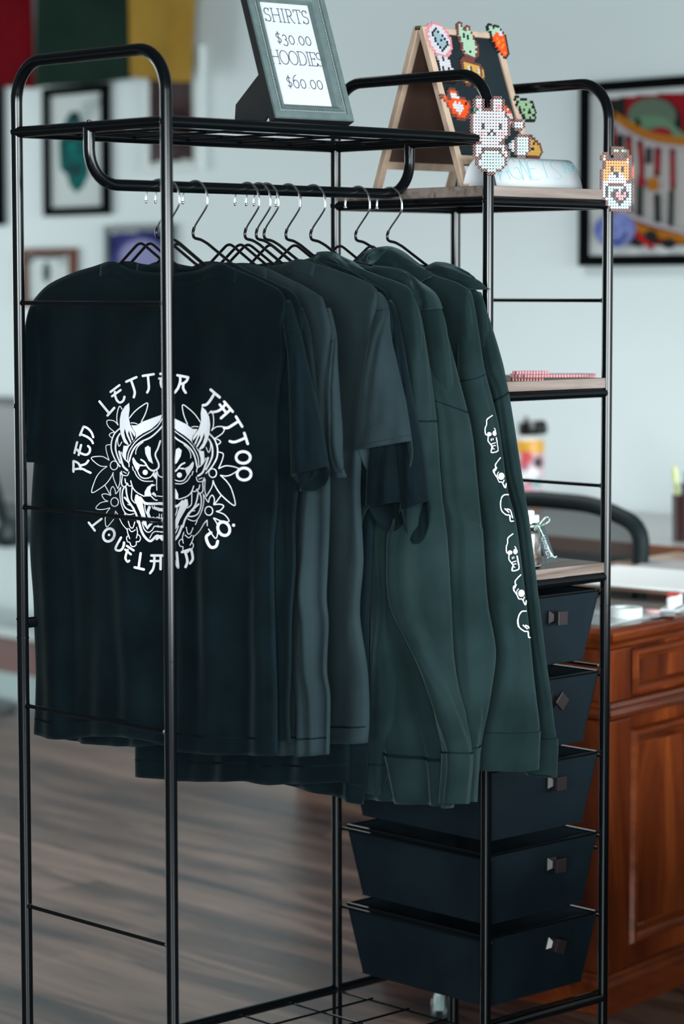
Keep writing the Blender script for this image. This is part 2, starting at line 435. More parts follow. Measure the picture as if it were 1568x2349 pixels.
# ---------------------------------------------------------------- garments
def even(P, n):
    D = catmull(P, 160); z0, z1 = D[0][1], D[-1][1]
    K = [(z0-q[1], q[0]) for q in D]
    out = []
    for i in range(n):
        d = (z0-z1)*i/(n-1); out.append((interp(K, d), z0-d))
    return out
def body_surface(X, right, left, top, hem, thick=0.010, amp=0.006, seed=0, S=72, T=84, nfold=5.5, swing=0.0, topth=0.004):
    """a hanging body: two cloth faces joined at the sides and along the shoulders.
    right/left run from the shoulder corner down to the hem, top runs corner to corner over the neck."""
    cv = lambda P: [(lambda q: (q.y, q.z))(atx(u, v, X)) for u, v in P]
    Rr, Ll, Tp, Hm = cv(down(right)), cv(down(left)), cv(top), cv(hem)
    Rr = even(Rr, T+1); Ll = even(Ll, T+1)
    Tp = catmull(Tp, S+1) ; Hm = catmull(Hm, S+1)
    Tp[0] = Ll[0]; Tp[-1] = Rr[0]; Hm[0] = Ll[-1]; Hm[-1] = Rr[-1]
    r_ = random.Random(seed)
    ph = [r_.random()*6.28 for _ in range(6)]
    def P(i, j, side):
        s = i/S; t = j/T                      # t=0 at the top
        c = [(1-t)*Tp[i][k] + t*Hm[i][k] + (1-s)*Ll[j][k] + s*Rr[j][k]
             - ((1-s)*(1-t)*Ll[0][k] + s*(1-t)*Rr[0][k] + (1-s)*t*Ll[-1][k] + s*t*Rr[-1][k]) for k in (0, 1)]
        env = min(1, t/0.14)
        h = thick*(max(0.0, 4*s*(1-s)))**0.30*(0.8+0.2*env)*(min(1, t*22+0.12)) 
        am = amp*(0.05+0.95*min(1, t*1.6)**1.3)
        f = am*(math.sin(2*PI*(nfold*s + 0.35*t) + ph[0]) + 0.6*math.sin(2*PI*(nfold*1.9*s - 0.5*t) + ph[1]) + 0.35*math.sin(2*PI*(nfold*3.1*s + 0.3*t)+ph[2]))
        q = noise.noise(Vector((s*5+ph[3], t*3+ph[4], seed)))
        f += 0.9*amp*q*min(1, t*3)
        f += 0.28*amp*noise.noise(Vector((s*16+ph[3], t*11+s*5, seed+9)))*min(1, t*4)
        edge = (max(0.0, min(1, min(s, 1-s)*12)))
        f *= 0.35+0.65*edge
        ff = f if side < 0 else f*0.6
        return Vector((X + side*h + ff + swing*t*t, c[0], c[1]))
    vs = []; fs = []
    ring = 2*S
    for j in range(T+1):
        for k in range(ring):
            if k <= S: vs.append(P(k, j, -1))
            else: vs.append(P(2*S-k, j, 1))
    for j in range(T):
        for k in range(ring):
            l = (k+1) % ring
            fs.append((j*ring+k, (j+1)*ring+k, (j+1)*ring+l, j*ring+l))
    # shoulders closed, neck left open (columns 0..a and b..S)
    return vs, fs, P, S, T
def add_shoulders(vs, fs, S, a, b):
    for k in list(range(0, a)) + list(range(b, S)):
        i0, i1 = k, k+1; j0, j1 = (2*S-k) % (2*S), 2*S-(k+1)
        f = tuple(dict.fromkeys((i0, i1, j1, j0)))
        if len(f) > 2: fs.append(f)
def sleeve_surface(X, rows, thick, dx=(0.0, 0.03), amp=0.003, seed=0, N=44, K=32, drop=0.0, nf=3, roof=True):
    """rows of (uL, vL, uR, vR) from shoulder to cuff"""
    R = []
    for i_, (a, b, c, d) in enumerate(rows):
        e_ = min(1, i_/(len(rows)-1)*3.2); p = atx(a, b, X+dx[0]*e_+0.006*(1-e_)); q = atx(c, d, X+dx[1]); R.append(tuple(p)+tuple(q))
    R = catmull(R, N); r_ = random.Random(seed); p1, p2 = r_.random()*6, r_.random()*6
    vs = []; fs = []
    for i, r in enumerate(R):
        t = i/(N-1); a = Vector(r[:3]); b = Vector(r[3:])
        d = b-a; n = Vector((-d.y, d.x, 0)); n = n.normalized() if n.length > 1e-6 else Vector((1,0,0))
        if n.x*0.7 + n.y*0.7 > 0: n = -n
        h = thick*(0.10 + 0.90*min(1, t*5)**0.7)
        for k in range(K):
            th = 2*PI*k/K
            c = (1-math.cos(th))/2
            hh = h*math.copysign(abs(math.sin(th))**0.75, math.sin(th))
            w = amp*min(1, t*3)*(math.sin(2*PI*(nf*c*0.5 + 0.6*t)+p1)+0.5*math.sin(2*PI*(nf*c + t*1.3)+p2) + 1.2*noise.noise(Vector((c*3+seed, t*6, 1))))*math.sin(PI*min(1, max(0, c)))
            w += 0.45*amp*min(1, t*3)*noise.noise(Vector((c*9+seed*2, t*22, 4)))
            p = a + d*c + n*(hh + w)
            if math.sin(th) < 0: p.z -= drop*t**4*abs(math.sin(th))
            vs.append(p)
    for i in range(N-1):
        for k in range(K):
            l = (k+1) % K
            fs.append((i*K+k, i*K+l, (i+1)*K+l, (i+1)*K+k))
    if roof: fs.append(tuple(range(K-1, -1, -1)))
    return vs, fs, K, N
GAR = []
def garment(name, label, cat, X, body, m, sleeves=(), neck=None, rib=None, group=None, hemline=True, loc_z=1.34):
    loc = (X, 0.18, loc_z)
    t = thing(name, label, cat, loc, group=group)
    vs, fs, P, S, T = body_surface(X, **body)
    a, b = neck or (S//2, S//2)
    add_shoulders(vs, fs, S, a, b)
    mb = MB(); mb.add(vs, fs)
    bvh = BVHTree.FromPolygons([tuple(v) for v in vs], fs)
    o = shift(mb, loc).build('body', m, t, smooth=True, solid=0.0016)
    # hem stitching: a fine seam just above the lower edge, or a ribbed waistband
    def strip(j0, j1, off, nm, mm, k0=0, k1=S, both=False):
        mbs = MB(); ks = list(range(k0, k1+1)); n = len(ks); V = []; F = []
        js = [j0] + [j for j in range(int(j0)+1, int(math.ceil(j1)))] + [j1]
        for j in js:
            jj = int(j); f = j-jj
            for k in ks:
                V.append(P(k, jj, -1)*(1-f) + P(k, min(jj+1, T), -1)*f + Vector((-off*min(1, (0.15+min(k-k0, k1-k))/3), 0, 0)))
        for a_ in range(len(js)-1):
            for k in range(n-1): F.append((a_*n+k, a_*n+n+k, a_*n+n+k+1, a_*n+k+1))
        mbs.add(V, F)
        shift(mbs, loc).build(nm, mm, t, smooth=True, solid=0.0012)
    if neck:
        strip(0, 2.1, 0.0024, 'collar', m, a, b)
    if rib:
        j0 = T*(1-rib)
        strip(j0, T, 0.0036, 'waistband', m)
        strip(j0-0.5, j0-0.1, 0.0042, 'seam', THREAD)
    elif hemline:
        strip(T-3.3, T-3.0, 0.0016, 'hem_stitching', THREAD)
    S_ = []
    for sl in sleeves:
        sl = dict(sl); cuff = sl.pop('cuff', 0.0); seam = sl.pop('seam', 0.12); nm = sl.pop('name', 'sleeve'); sX = sl.pop('X', X)
        v2, f2, K, N = sleeve_surface(sX, **sl)
        mb = MB(); mb.add(v2, f2)
        bv = BVHTree.FromPolygons([tuple(v) for v in v2], f2)
        so = shift(mb, loc).build(nm, m, t, smooth=True, solid=0.0016)
        S_.append((so, bv))
        def loop(i0, i1, off, n2, mm):
            V = []; F = []
            js = [i0] + list(range(int(i0)+1, int(math.ceil(i1)))) + [i1]
            for i in js:
                ii = int(i); f = i-ii
                cen = sum((v2[ii*K+k] for k in range(K)), Vector())/K
                for k in range(K):
                    p = v2[ii*K+k]*(1-f) + v2[min(ii+1, N-1)*K+k]*f
                    d = (p-cen); d.z = 0; d = d.normalized() if d.length > 1e-6 else d
                    V.append(p + d*off)
            for a_ in range(len(js)-1):
                for k in range(K):
                    l = (k+1) % K; F.append((a_*K+k, a_*K+l, a_*K+K+l, a_*K+K+k))
            mbs = MB(); mbs.add(V, F); shift(mbs, loc).build(n2, mm, so, smooth=True)
        if cuff:
            i0 = (N-1)*(1-cuff); loop(i0, N-1, 0.0028, 'cuff', m); loop(i0-0.3, i0-0.1, 0.0032, 'seam', THREAD)
        else:
            i0 = (N-1)*0.93; loop(i0-0.1, i0+0.04, 0.0014, 'hem_stitching', THREAD)
        if seam:
            i0 = (N-1)*seam; loop(i0, i0+0.22, 0.0013, 'seam', THREAD)
    GAR.append((t, o, bvh, S_, loc))
    return t, o, bvh, S_, loc

def c1(*P): return [(560+x/2.24, 560+y/2.24) for x, y in P]
def c2(*P): return [(560+x/2.24, 1200+y/2.24) for x, y in P]
def down(P, gap=35):
    out = [P[0]]
    for q in P[1:-1]:
        if q[1] > out[-1][1]+gap and q[1] < P[-1][1]-gap: out.append(q)
    return out+[P[-1]]
def rows(L, R): return [(*a, *b) for a, b in zip(L, R)]
def dxs(P, d, dy=0): return [(u+d, v+dy) for u, v in P]

# nearest shirt, its back turned to the camera
SH = garment('t_shirt', 'black t-shirt nearest the camera with white horned mask and lettering', 't-shirt', 0.132,
    dict(right=[(655,688),(649,760),(650,820),(634,940),(634,1080),(633,1160),(626,1260),(628,1400),(634,1560),(638,1733)],
         left=[(75,692),(84,760),(92,900),(80,1040),(72,1160),(70,1260),(78,1400),(84,1560),(80,1683)],
         top=[(75,692),(110,655),(165,628),(215,612),(258,600),(300,618),(378,628),(450,621),(502,604),(548,622),(600,645),(636,664),(655,688)],
         hem=[(80,1683),(150,1695),(230,1688),(320,1693),(400,1718),(480,1728),(560,1732),(638,1733)],
         thick=0.008, amp=0.0048, seed=3, nfold=3.2),
    TEE, neck=(20, 54),
    sleeves=[dict(rows=rows([(650,690)]+c1((205,430),(222,560),(235,760),(242,950),(246,1100),(250,1190)),
                            [(666,690)]+c1((283,430),(312,560),(345,700),(375,840),(405,1000),(431,1142))), thick=0.016, dx=(0.0,0.018), amp=0.002, seed=4, drop=0.03, seam=0.17),
             dict(rows=[(72,700,82,700),(60,780,96,780),(58,900,100,900),(62,1000,90,1000),(62,1058,84,1060)], thick=0.012, dx=(0.0,0.0), amp=0.002, seed=5, seam=0)])
# a fold of the sleeve's underside is left visible below the arm
SH2 = garment('t_shirt', 'second black t-shirt from the front, hanging close behind the mask print shirt', 't-shirt', 0.150,
    dict(right=[(688,694)]+c1((310,520),(300,800),(295,1100),(262,1400))+c2((268,0),(262,220),(245,470),(240,760),(232,940),(237,1122)),
         left=[(108,700),(112,900),(112,1200),(120,1500),(130,1692)],
         top=[(108,700),(190,640),(250,612),(290,600),(330,606),(400,614),(480,608),(530,602),(570,622),(630,650),(665,668),(688,694)],
         hem=[(130,1692),(200,1704),(300,1712),(400,1706),(500,1704),(600,1702),(666,1701)], thick=0.006, amp=0.004, seed=11, nfold=5),
    TEE, neck=(24, 52),
    sleeves=[dict(rows=rows(c1((270,330),(285,430),(300,560),(320,760),(300,1000),(290,1180),(290,1270)),
                            c1((298,330),(337,450),(350,600),(372,830),(392,1000),(397,1120),(395,1170))), thick=0.012, dx=(0.0,0.014), seed=12, amp=0.002, drop=0.0, seam=0.17)])
SH3 = garment('t_shirt', 'charcoal t-shirt with narrow twisted sleeve and double-stitched neckband', 't-shirt', 0.2054,
    dict(right=c1((400,275),(440,420),(440,560),(420,760),(425,950),(435,1200),(432,1420))+c2((438,0),(425,160),(415,380),(425,520),(415,760),(430,900),(424,1190)),
         left=[(165,700),(170,900),(168,1200),(178,1500),(185,1660)],
         top=[(165,700),(250,650),(320,618),(370,600),(430,610),(500,618),(555,606),(600,612),(660,640),(700,660),(738,683)],
         hem=[(185,1660),(300,1690),(450,1712),(600,1724),(680,1733),(749,1731)], thick=0.010, amp=0.0075, seed=21, nfold=6),
    TEE2, neck=(26, 52),
    sleeves=[dict(rows=rows(c1((420,330),(432,500),(425,700),(430,900),(440,1100),(470,1200)),
                            c1((440,330),(466,480),(480,650),(492,830),(503,1000),(500,1190))), thick=0.012, dx=(0.0,0.012), seed=22, amp=0.003, seam=0.2)])
SH4 = garment('t_shirt', 'charcoal t-shirt whose wide short sleeve hangs in front of the others', 't-shirt', 0.3122,
    dict(right=c1((680,240),(665,420),(640,600),(610,800),(590,1100),(585,1300),(600,1568))+c2((612,0),(600,230),(585,480),(615,500),(625,760),(635,1000),(627,1128)),
         left=[(275,700),(280,900),(280,1200),(290,1500),(300,1680)],
         top=[(275,700),(360,650),(430,618),(480,600),(560,612),(640,608),(672,598)]+c1((300,80),(420,120),(540,160),(640,205),(680,240)),
         hem=[(300,1680),(450,1700),(600,1706),(700,1706),(760,1706),(840,1704)], thick=0.013, amp=0.0055, seed=31, nfold=2.4),
    TEE2, neck=(26, 50),
    sleeves=[dict(rows=rows(c1((668,250),(662,360),(640,480),(612,700),(596,900),(590,1000),(585,1060)),
                            c1((690,250),(722,340),(750,460),(790,660),(822,800),(842,920),(857,1012))), thick=0.022, dx=(-0.004,0.022), seed=32, amp=0.0026, drop=0.062, seam=0.14)])
SH5 = garment('t_shirt', 'black t-shirt showing only a stitched sleeve hem below the charcoal sleeve', 't-shirt', 0.336,
    dict(right=c1((705,290),(700,480),(690,700),(680,1000),(660,1300))+c2((600,0),(570,400),(545,700),(538,1000),(535,1330)),
         left=[(310,720),(312,900),(310,1200),(314,1500),(315,1780)],
         top=[(310,720),(390,664),(470,620),(520,604),(600,612),(680,610),(720,600),(770,620),(830,650),(868,672),(874,690)],
         hem=[(315,1780),(400,1790),(480,1792),(560,1790),(612,1800),(700,1796),(799,1794)], thick=0.010, amp=0.0055, seed=41, nfold=2.4),
    TEE, neck=(26, 50),
    sleeves=[dict(rows=rows(c1((700,300),(700,480),(690,700),(670,900),(650,1060),(640,1200),(636,1345)),
                            c1((716,300),(745,480),(770,700),(790,900),(800,1060),(812,1200),(821,1322))), thick=0.020, dx=(0.0,0.016), seed=42, amp=0.0026, drop=0.045, seam=0.14)])
SH6 = garment('t_shirt', 'black t-shirt with the longest hem, its sleeve just in front of the sweatshirt', 't-shirt', 0.3526,
    dict(right=c1((740,290),(760,480),(750,800),(700,1100),(660,1400))+c2((640,0),(640,400),(635,800),(640,1000),(630,1200),(605,1445)),
         left=[(332,720),(340,900),(350,1200),(400,1500),(540,1700)],
         top=[(332,720),(420,664),(500,620),(550,604),(640,612),(710,608),(745,600),(800,620),(850,650),(880,668),(890,690)],
         hem=[(540,1700),(590,1730),(642,1785),(680,1800),(740,1818),(790,1830),(830,1845)], thick=0.010, amp=0.005, seed=51, nfold=2.2),
    TEE, neck=(26, 50),
    sleeves=[dict(rows=rows(c1((728,290),(735,480),(760,700),(775,900),(785,1100),(800,1230),(808,1370)),
                            c1((752,290),(798,480),(845,700),(890,900),(925,1100),(945,1270),(950,1318))), thick=0.020, dx=(0.0,0.022), seed=52, amp=0.0026, drop=0.06, seam=0.32)])
# sweatshirts and hoodies
def hood_lump(parent, loc, X, pts, name='hood', m=FLEECE, seed=0, th=0.03, nf=2):
    v2, f2, K, N = sleeve_surface(X, rows=pts, thick=th, dx=(-0.004, 0.012), amp=0.006, seed=seed, N=30, K=28, nf=nf)
    f2.append(tuple((N-1)*K + k for k in range(K)))
    mb = MB(); mb.add(v2, f2)
    return shift(mb, loc).build(name, m, parent, smooth=True)
def sweatshirt(label, X, corner, body, slv, seed, name='hoodie', cat='hoodie'):
    return garment(name, label, cat, X, dict(body, seed=seed), FLEECE, neck=(28, 48), rib=0.085, sleeves=slv, group=None)
HD1 = sweatshirt('black fleece sweatshirt whose long sleeve hangs diagonally over a dark opening', 0.3993, None,
    dict(right=c1((868,262),(900,440),(905,700),(880,1000),(850,1300))+c2((820,0),(900,400),(1000,800),(1060,1100),(1085,1275),(1068,1462)),
         left=[(380,720),(392,900),(420,1200),(560,1500),(700,1700)],
         top=[(380,720),(470,664),(560,620),(610,604),(680,600),(735,585)]+c1((400,42),(470,60),(560,110),(680,160),(780,195),(840,225),(868,262)),
         hem=[(700,1700),(760,1790),(850,1830),(930,1838),(1000,1845),(1037,1852)], thick=0.014, amp=0.007, nfold=3),
    [dict(rows=rows(c1((850,275),(850,450),(850,700),(840,930),(815,1150),(770,1400))+c2((735,100),(745,400),(830,600),(960,860),(1040,1050),(1085,1200),(1068,1440)),
                    c1((876,275),(907,450),(945,700),(978,930),(1000,1180),(1030,1430))+c2((1042,100),(1060,400),(1070,620),(1088,880),(1100,1060),(1106,1200),(1088,1440))),
         thick=0.020, dx=(-0.030,0.022), seed=61, amp=0.003, cuff=0.09, seam=0.24, N=60),
     dict(rows=rows(c2((640,-300),(650,0),(655,400),(645,800),(638,1130),(636,1200),(625,1385)),
                    c2((740,-300),(745,0),(720,250),(760,500),(830,900),(770,1180),(698,1392))), thick=0.018, dx=(0.0,0.02), X=0.378, seed=62, amp=0.003, cuff=0.13, seam=0, N=40)],
    61, name='sweatshirt', cat='sweatshirt')
HD2 = sweatshirt('black fleece hoodie whose hood lies folded over its right shoulder', 0.4533, None,
    dict(right=c1((1000,300),(1030,440),(1060,700),(1060,1000),(1050,1400))+c2((1060,0),(1080,400),(1110,800),(1110,1100),(1150,1250),(1130,1436)),
         left=[(440,720),(450,900),(480,1200),(600,1500),(760,1740)],
         top=[(440,720),(530,664),(620,620),(680,604),(760,600),(830,612)]+c1((700,130),(800,170),(880,215),(960,260),(1000,300)),
         hem=[(760,1740),(850,1800),(950,1825),(1065,1841)], thick=0.014, amp=0.006, nfold=3),
    [dict(rows=rows(c1((950,320),(915,500),(925,700),(972,840),(985,1000),(1015,1300))+c2((1040,0),(1052,400),(1075,650),(1090,900),(1102,1080),(1104,1200),(1098,1425)),
                    c1((990,320),(1045,480),(1108,720),(1162,940),(1188,1180),(1212,1440))+c2((1218,60),(1243,400),(1288,660),(1250,880),(1195,1040),(1150,1200),(1132,1432))),
         thick=0.022, dx=(-0.026,0.026), seed=71, amp=0.003, cuff=0.11, seam=0.22, N=60)], 71)
HD3 = sweatshirt('black fleece hoodie with a row of white outlined skulls down its sleeve', 0.5535, None,
    dict(right=c1((1150,235),(1165,440),(1180,800),(1180,1200))+c2((1180,0),(1200,500),(1250,900),(1300,1080),(1300,1260)),
         left=[(560,720),(580,900),(640,1200),(760,1500),(900,1700)],
         top=[(560,720),(650,664),(740,620),(800,604),(840,590)]+c1((680,60),(760,50),(850,90),(900,130),(1000,170),(1090,200),(1150,235)),
         hem=[(900,1700),(980,1762),(1060,1764),(1140,1763)], thick=0.014, amp=0.006, nfold=3),
    [dict(rows=rows(c1((1130,246),(1105,400),(1098,600),(1115,735),(1165,950),(1190,1250))+c2((1220,0),(1245,400),(1285,650),(1250,850),(1205,1030),(1200,1110),(1195,1262)),
                    c1((1158,240),(1192,400),(1222,600),(1232,690),(1290,940),(1340,1250))+c2((1390,0),(1445,400),(1475,700),(1500,920),(1512,1040),(1510,1110),(1503,1265))),
         thick=0.022, dx=(-0.024,0.022), seed=81, amp=0.0022, cuff=0.13, seam=0.23, N=64)], 81)
HD4 = sweatshirt('black fleece hoodie hanging last on the rail beside the inner post', 0.6265, None,
    dict(right=c1((1222,280),(1245,440),(1260,800),(1270,1200))+c2((1300,0),(1400,500),(1450,900),(1480,1080),(1490,1250)),
         left=[(680,720),(700,900),(760,1200),(860,1500),(960,1690)],
         top=[(680,720),(760,664),(850,620),(900,600),(960,606)]+c1((960,120),(1000,95),(1060,110),(1130,190),(1190,240),(1222,280)),
         hem=[(960,1690),(1050,1740),(1150,1756),(1225,1758)], thick=0.013, amp=0.005, nfold=3),
    [dict(rows=rows(c1((1165,235),(1185,400),(1225,640),(1270,800),(1330,1150))+c2((1385,0),(1445,500),(1490,900),(1505,1040),(1515,1130),(1510,1290)),
                    c1((1215,250),(1268,420),(1325,620),(1352,750),(1418,1150))+c2((1452,0),(1512,500),(1540,850),(1548,1000),(1548,1110),(1534,1306))),
         thick=0.024, dx=(0.0,0.020), seed=91, amp=0.002, cuff=0.12, seam=0.30, N=56)], 91)
# hoods and neck folds
t, o, bv, sl, loc = HD1
hood_lump(t, loc, 0.400, rows(c1((375,75),(400,60),(470,90),(520,130)), c1((395,42),(440,40),(560,90),(640,160))), 'collar', seed=5, th=0.02)
t, o, bv, sl, loc = HD2
hood_lump(t, loc, 0.440, rows(c1((640,130),(760,190),(860,270),(900,340)), c1((660,108),(800,135),(960,235),(1012,330))), 'hood', seed=6, th=0.028)
hood_lump(t, loc, 0.446, rows(c1((520,130),(600,165),(660,180)), c1((550,95),(620,112),(690,150))), 'drawstring_hem', seed=7, th=0.016)
t, o, bv, sl, loc = HD3
hood_lump(t, loc, 0.520, rows(c1((590,85),(660,110),(760,150),(850,210)), c1((640,30),(740,10),(830,45),(880,110))), 'hood', seed=8, th=0.030)
hood_lump(t, loc, 0.500, rows(c1((590,90),(610,100),(650,105)), c1((640,30),(700,14),(760,20))), 'hood', seed=9, th=0.03)
t, o, bv, sl, loc = HD4
hood_lump(t, loc, 0.605, rows(c1((915,130),(980,165),(1080,210),(1165,235)), c1((985,90),(1050,98),(1120,140),(1170,225))), 'hood', seed=10, th=0.028)

# ---------------------------------------------------------------- print drawn as ink lying on the cloth
def on_cloth(bvh, u, v, lift=0.0018):
    d = ray(u, v).normalized()
    hit, n, i, dist = bvh.ray_cast(CAM, d)
    if hit is None: return None
    if n.dot(d) > 0: n = -n
    return hit + n*lift
class Print:
    def __init__(s, cast): s.cast = cast; s.mb = MB()
    def stroke(s, pts, wpx, smooth=True, step=2.2):
        if smooth and len(pts) > 2:
            ln = sum(math.hypot(b[0]-a[0], b[1]-a[1]) for a, b in zip(pts, pts[1:]))
            pts = catmull(pts, max(4, int(ln/step)))
        else:
            q = [pts[0]]
            for a, b in zip(pts, pts[1:]):
                n = max(1, int(math.hypot(b[0]-a[0], b[1]-a[1])/step))
                q += [(a[0]+(b[0]-a[0])*k/n, a[1]+(b[1]-a[1])*k/n) for k in range(1, n+1)]
            pts = q
        r = wpx/2; n = len(pts)
        L_, R_ = [], []
        for i, p in enumerate(pts):
            a = pts[max(i-1, 0)]; b = pts[min(i+1, n-1)]
            dx, dy = b[0]-a[0], b[1]-a[1]; l = math.hypot(dx, dy) or 1; nx, ny = -dy/l, dx/l
            L_.append(s.cast(p[0]+nx*r, p[1]+ny*r)); R_.append(s.cast(p[0]-nx*r, p[1]-ny*r))
        for i in range(n-1):
            q = [L_[i], L_[i+1], R_[i+1], R_[i]]
            if all(x is not None for x in q): s.mb.add(q, [(0,1,2,3)])
        if wpx > 2.2:
            for p in (pts[0], pts[-1]): s.dot(p, r)
    def dot(s, c, r, ry=None, n=12, ang=0):
        ry = ry or r
        P = [s.cast(c[0]+r*math.cos(2*PI*k/n)*math.cos(ang)-ry*math.sin(2*PI*k/n)*math.sin(ang), c[1]+r*math.cos(2*PI*k/n)*math.sin(ang)+ry*math.sin(2*PI*k/n)*math.cos(ang)) for k in range(n)]
        q = s.cast(*c)
        if q is None or any(x is None for x in P): return
        s.mb.add([q]+P, [(0, 1+k, 1+(k+1) % n) for k in range(n)])
    def ring(s, c, rx, ry, w, ang=0, n=26):
        P = [(c[0]+rx*math.cos(2*PI*k/n)*math.cos(ang)-ry*math.sin(2*PI*k/n)*math.sin(ang), c[1]+rx*math.cos(2*PI*k/n)*math.sin(ang)+ry*math.sin(2*PI*k/n)*math.cos(ang)) for k in range(n+1)]
        s.stroke(P, w, smooth=False)
    def fill(s, poly, dy=1.3):
        v0 = min(p[1] for p in poly); v1 = max(p[1] for p in poly); n = len(poly)
        y = v0
        while y < v1:
            ym = y+dy/2; xs = []
            for i in range(n):
                a, b = poly[i], poly[(i+1) % n]
                if (a[1] <= ym) != (b[1] <= ym): xs.append(a[0]+(b[0]-a[0])*(ym-a[1])/(b[1]-a[1]))
            xs.sort()
            for x0, x1 in zip(xs[::2], xs[1::2]):
                k = max(1, int((x1-x0)/6))
                for i in range(k):
                    xa = x0+(x1-x0)*i/k; xb = x0+(x1-x0)*(i+1)/k
                    q = [s.cast(xa, y), s.cast(xb, y), s.cast(xb, y+dy*1.02), s.cast(xa, y+dy*1.02)]
                    if all(p is not None for p in q): s.mb.add(q, [(0,1,2,3)])
            y += dy
Q = {1: (150, 840, 6.5333), 2: (150, 1080, 6.5333), 3: (390, 840, 7.4667), 4: (390, 1080, 7.4667)}
def Qp(q, P): x0, y0, k = Q[q]; return [(x0+x/k, y0+y/k) for x, y in P]
def parse(txt):
    for line in txt.strip().splitlines():
        f = line.split()
        q = int(f[0]); wd = float(f[1]) / Q[q][2]
        pts = []
        for tok in f[2:]:
            if tok.startswith('@'): q = int(tok[1:]); continue
            pts.append(Qp(q, [tuple(map(float, tok.split(',')))])[0])
        yield wd, pts
LETTERS = '''
1 36 523,527 665,700
1 36 645,738 745,625
1 34 690,385 822,285
1 34 712,450 840,358
1 34 755,385 758,440 785,510 830,545 880,515 898,458
1 36 925,232 1075,165
1 36 1000,220 1040,340 1052,400 1037,465
1 36 1172,145 1335,120
1 36 1248,140 1262,300 1258,350 1238,393
1 34 1418,185 1580,185
1 34 1445,195 1442,260 1465,320 1520,345 1560,300
1 34 232,1035 285,903
1 34 285,903 345,930 400,990 428,1062
1 34 250,1020 340,1060 400,1110 422,1152
1 34 150,1300 190,1140
1 34 212,1330 248,1180
1 34 188,1248 240,1300 320,1325 370,1290 378,1230 350,1195
1 34 135,1420 135,1560 @2 135,12
1 34 135,1420 200,1448 235,1500 240,1540
1 34 225,1488 310,1465 355,1413
1 34 130,1545 255,1535 330,1570 @2 388,28
2 34 362,775 455,895
2 34 410,830 555,720
2 34 845,1000 765,1162 820,1195 865,1165 885,1110 888,1075
2 32 930,1125 1030,1192
2 32 905,1180 988,1250
2 32 942,1185 915,1260 912,1320 940,1362 965,1345
2 36 1135,1235 1105,1445
2 36 1045,1445 1185,1477
2 36 1300,1267 1600,1267
2 34 1290,1350 1430,1350
2 36 1345,1270 1345,1380 1325,1470 1280,1532
2 36 1440,1270 1438,1472
4 44 20,1400 40,1640
4 44 30,1410 155,1655
4 44 130,1400 155,1655
4 44 220,1390 375,1340
4 44 375,1340 400,1450 400,1520 357,1582
4 44 270,1380 300,1480 310,1560 280,1645
4 46 710,1058 635,1122 648,1210 690,1290 740,1312 800,1285 825,1205
3 44 140,155 322,190
3 44 322,190 295,250 240,292 200,300
3 44 185,180 185,260 150,370 92,450
3 44 240,300 238,380 280,452
3 46 712,402 862,532
3 46 775,470 700,590 640,655 577,670
3 42 940,607 1085,778
3 42 865,657 975,800
3 42 955,655 905,720 840,765 770,785 722,787
3 42 1045,745 885,890
3 44 1142,862 1248,1033
3 44 1175,950 1080,1010 1000,1055 935,1055
3 44 1285,1145 1343,1328
3 44 1295,1230 1180,1280 1100,1300 1035,1285
'''
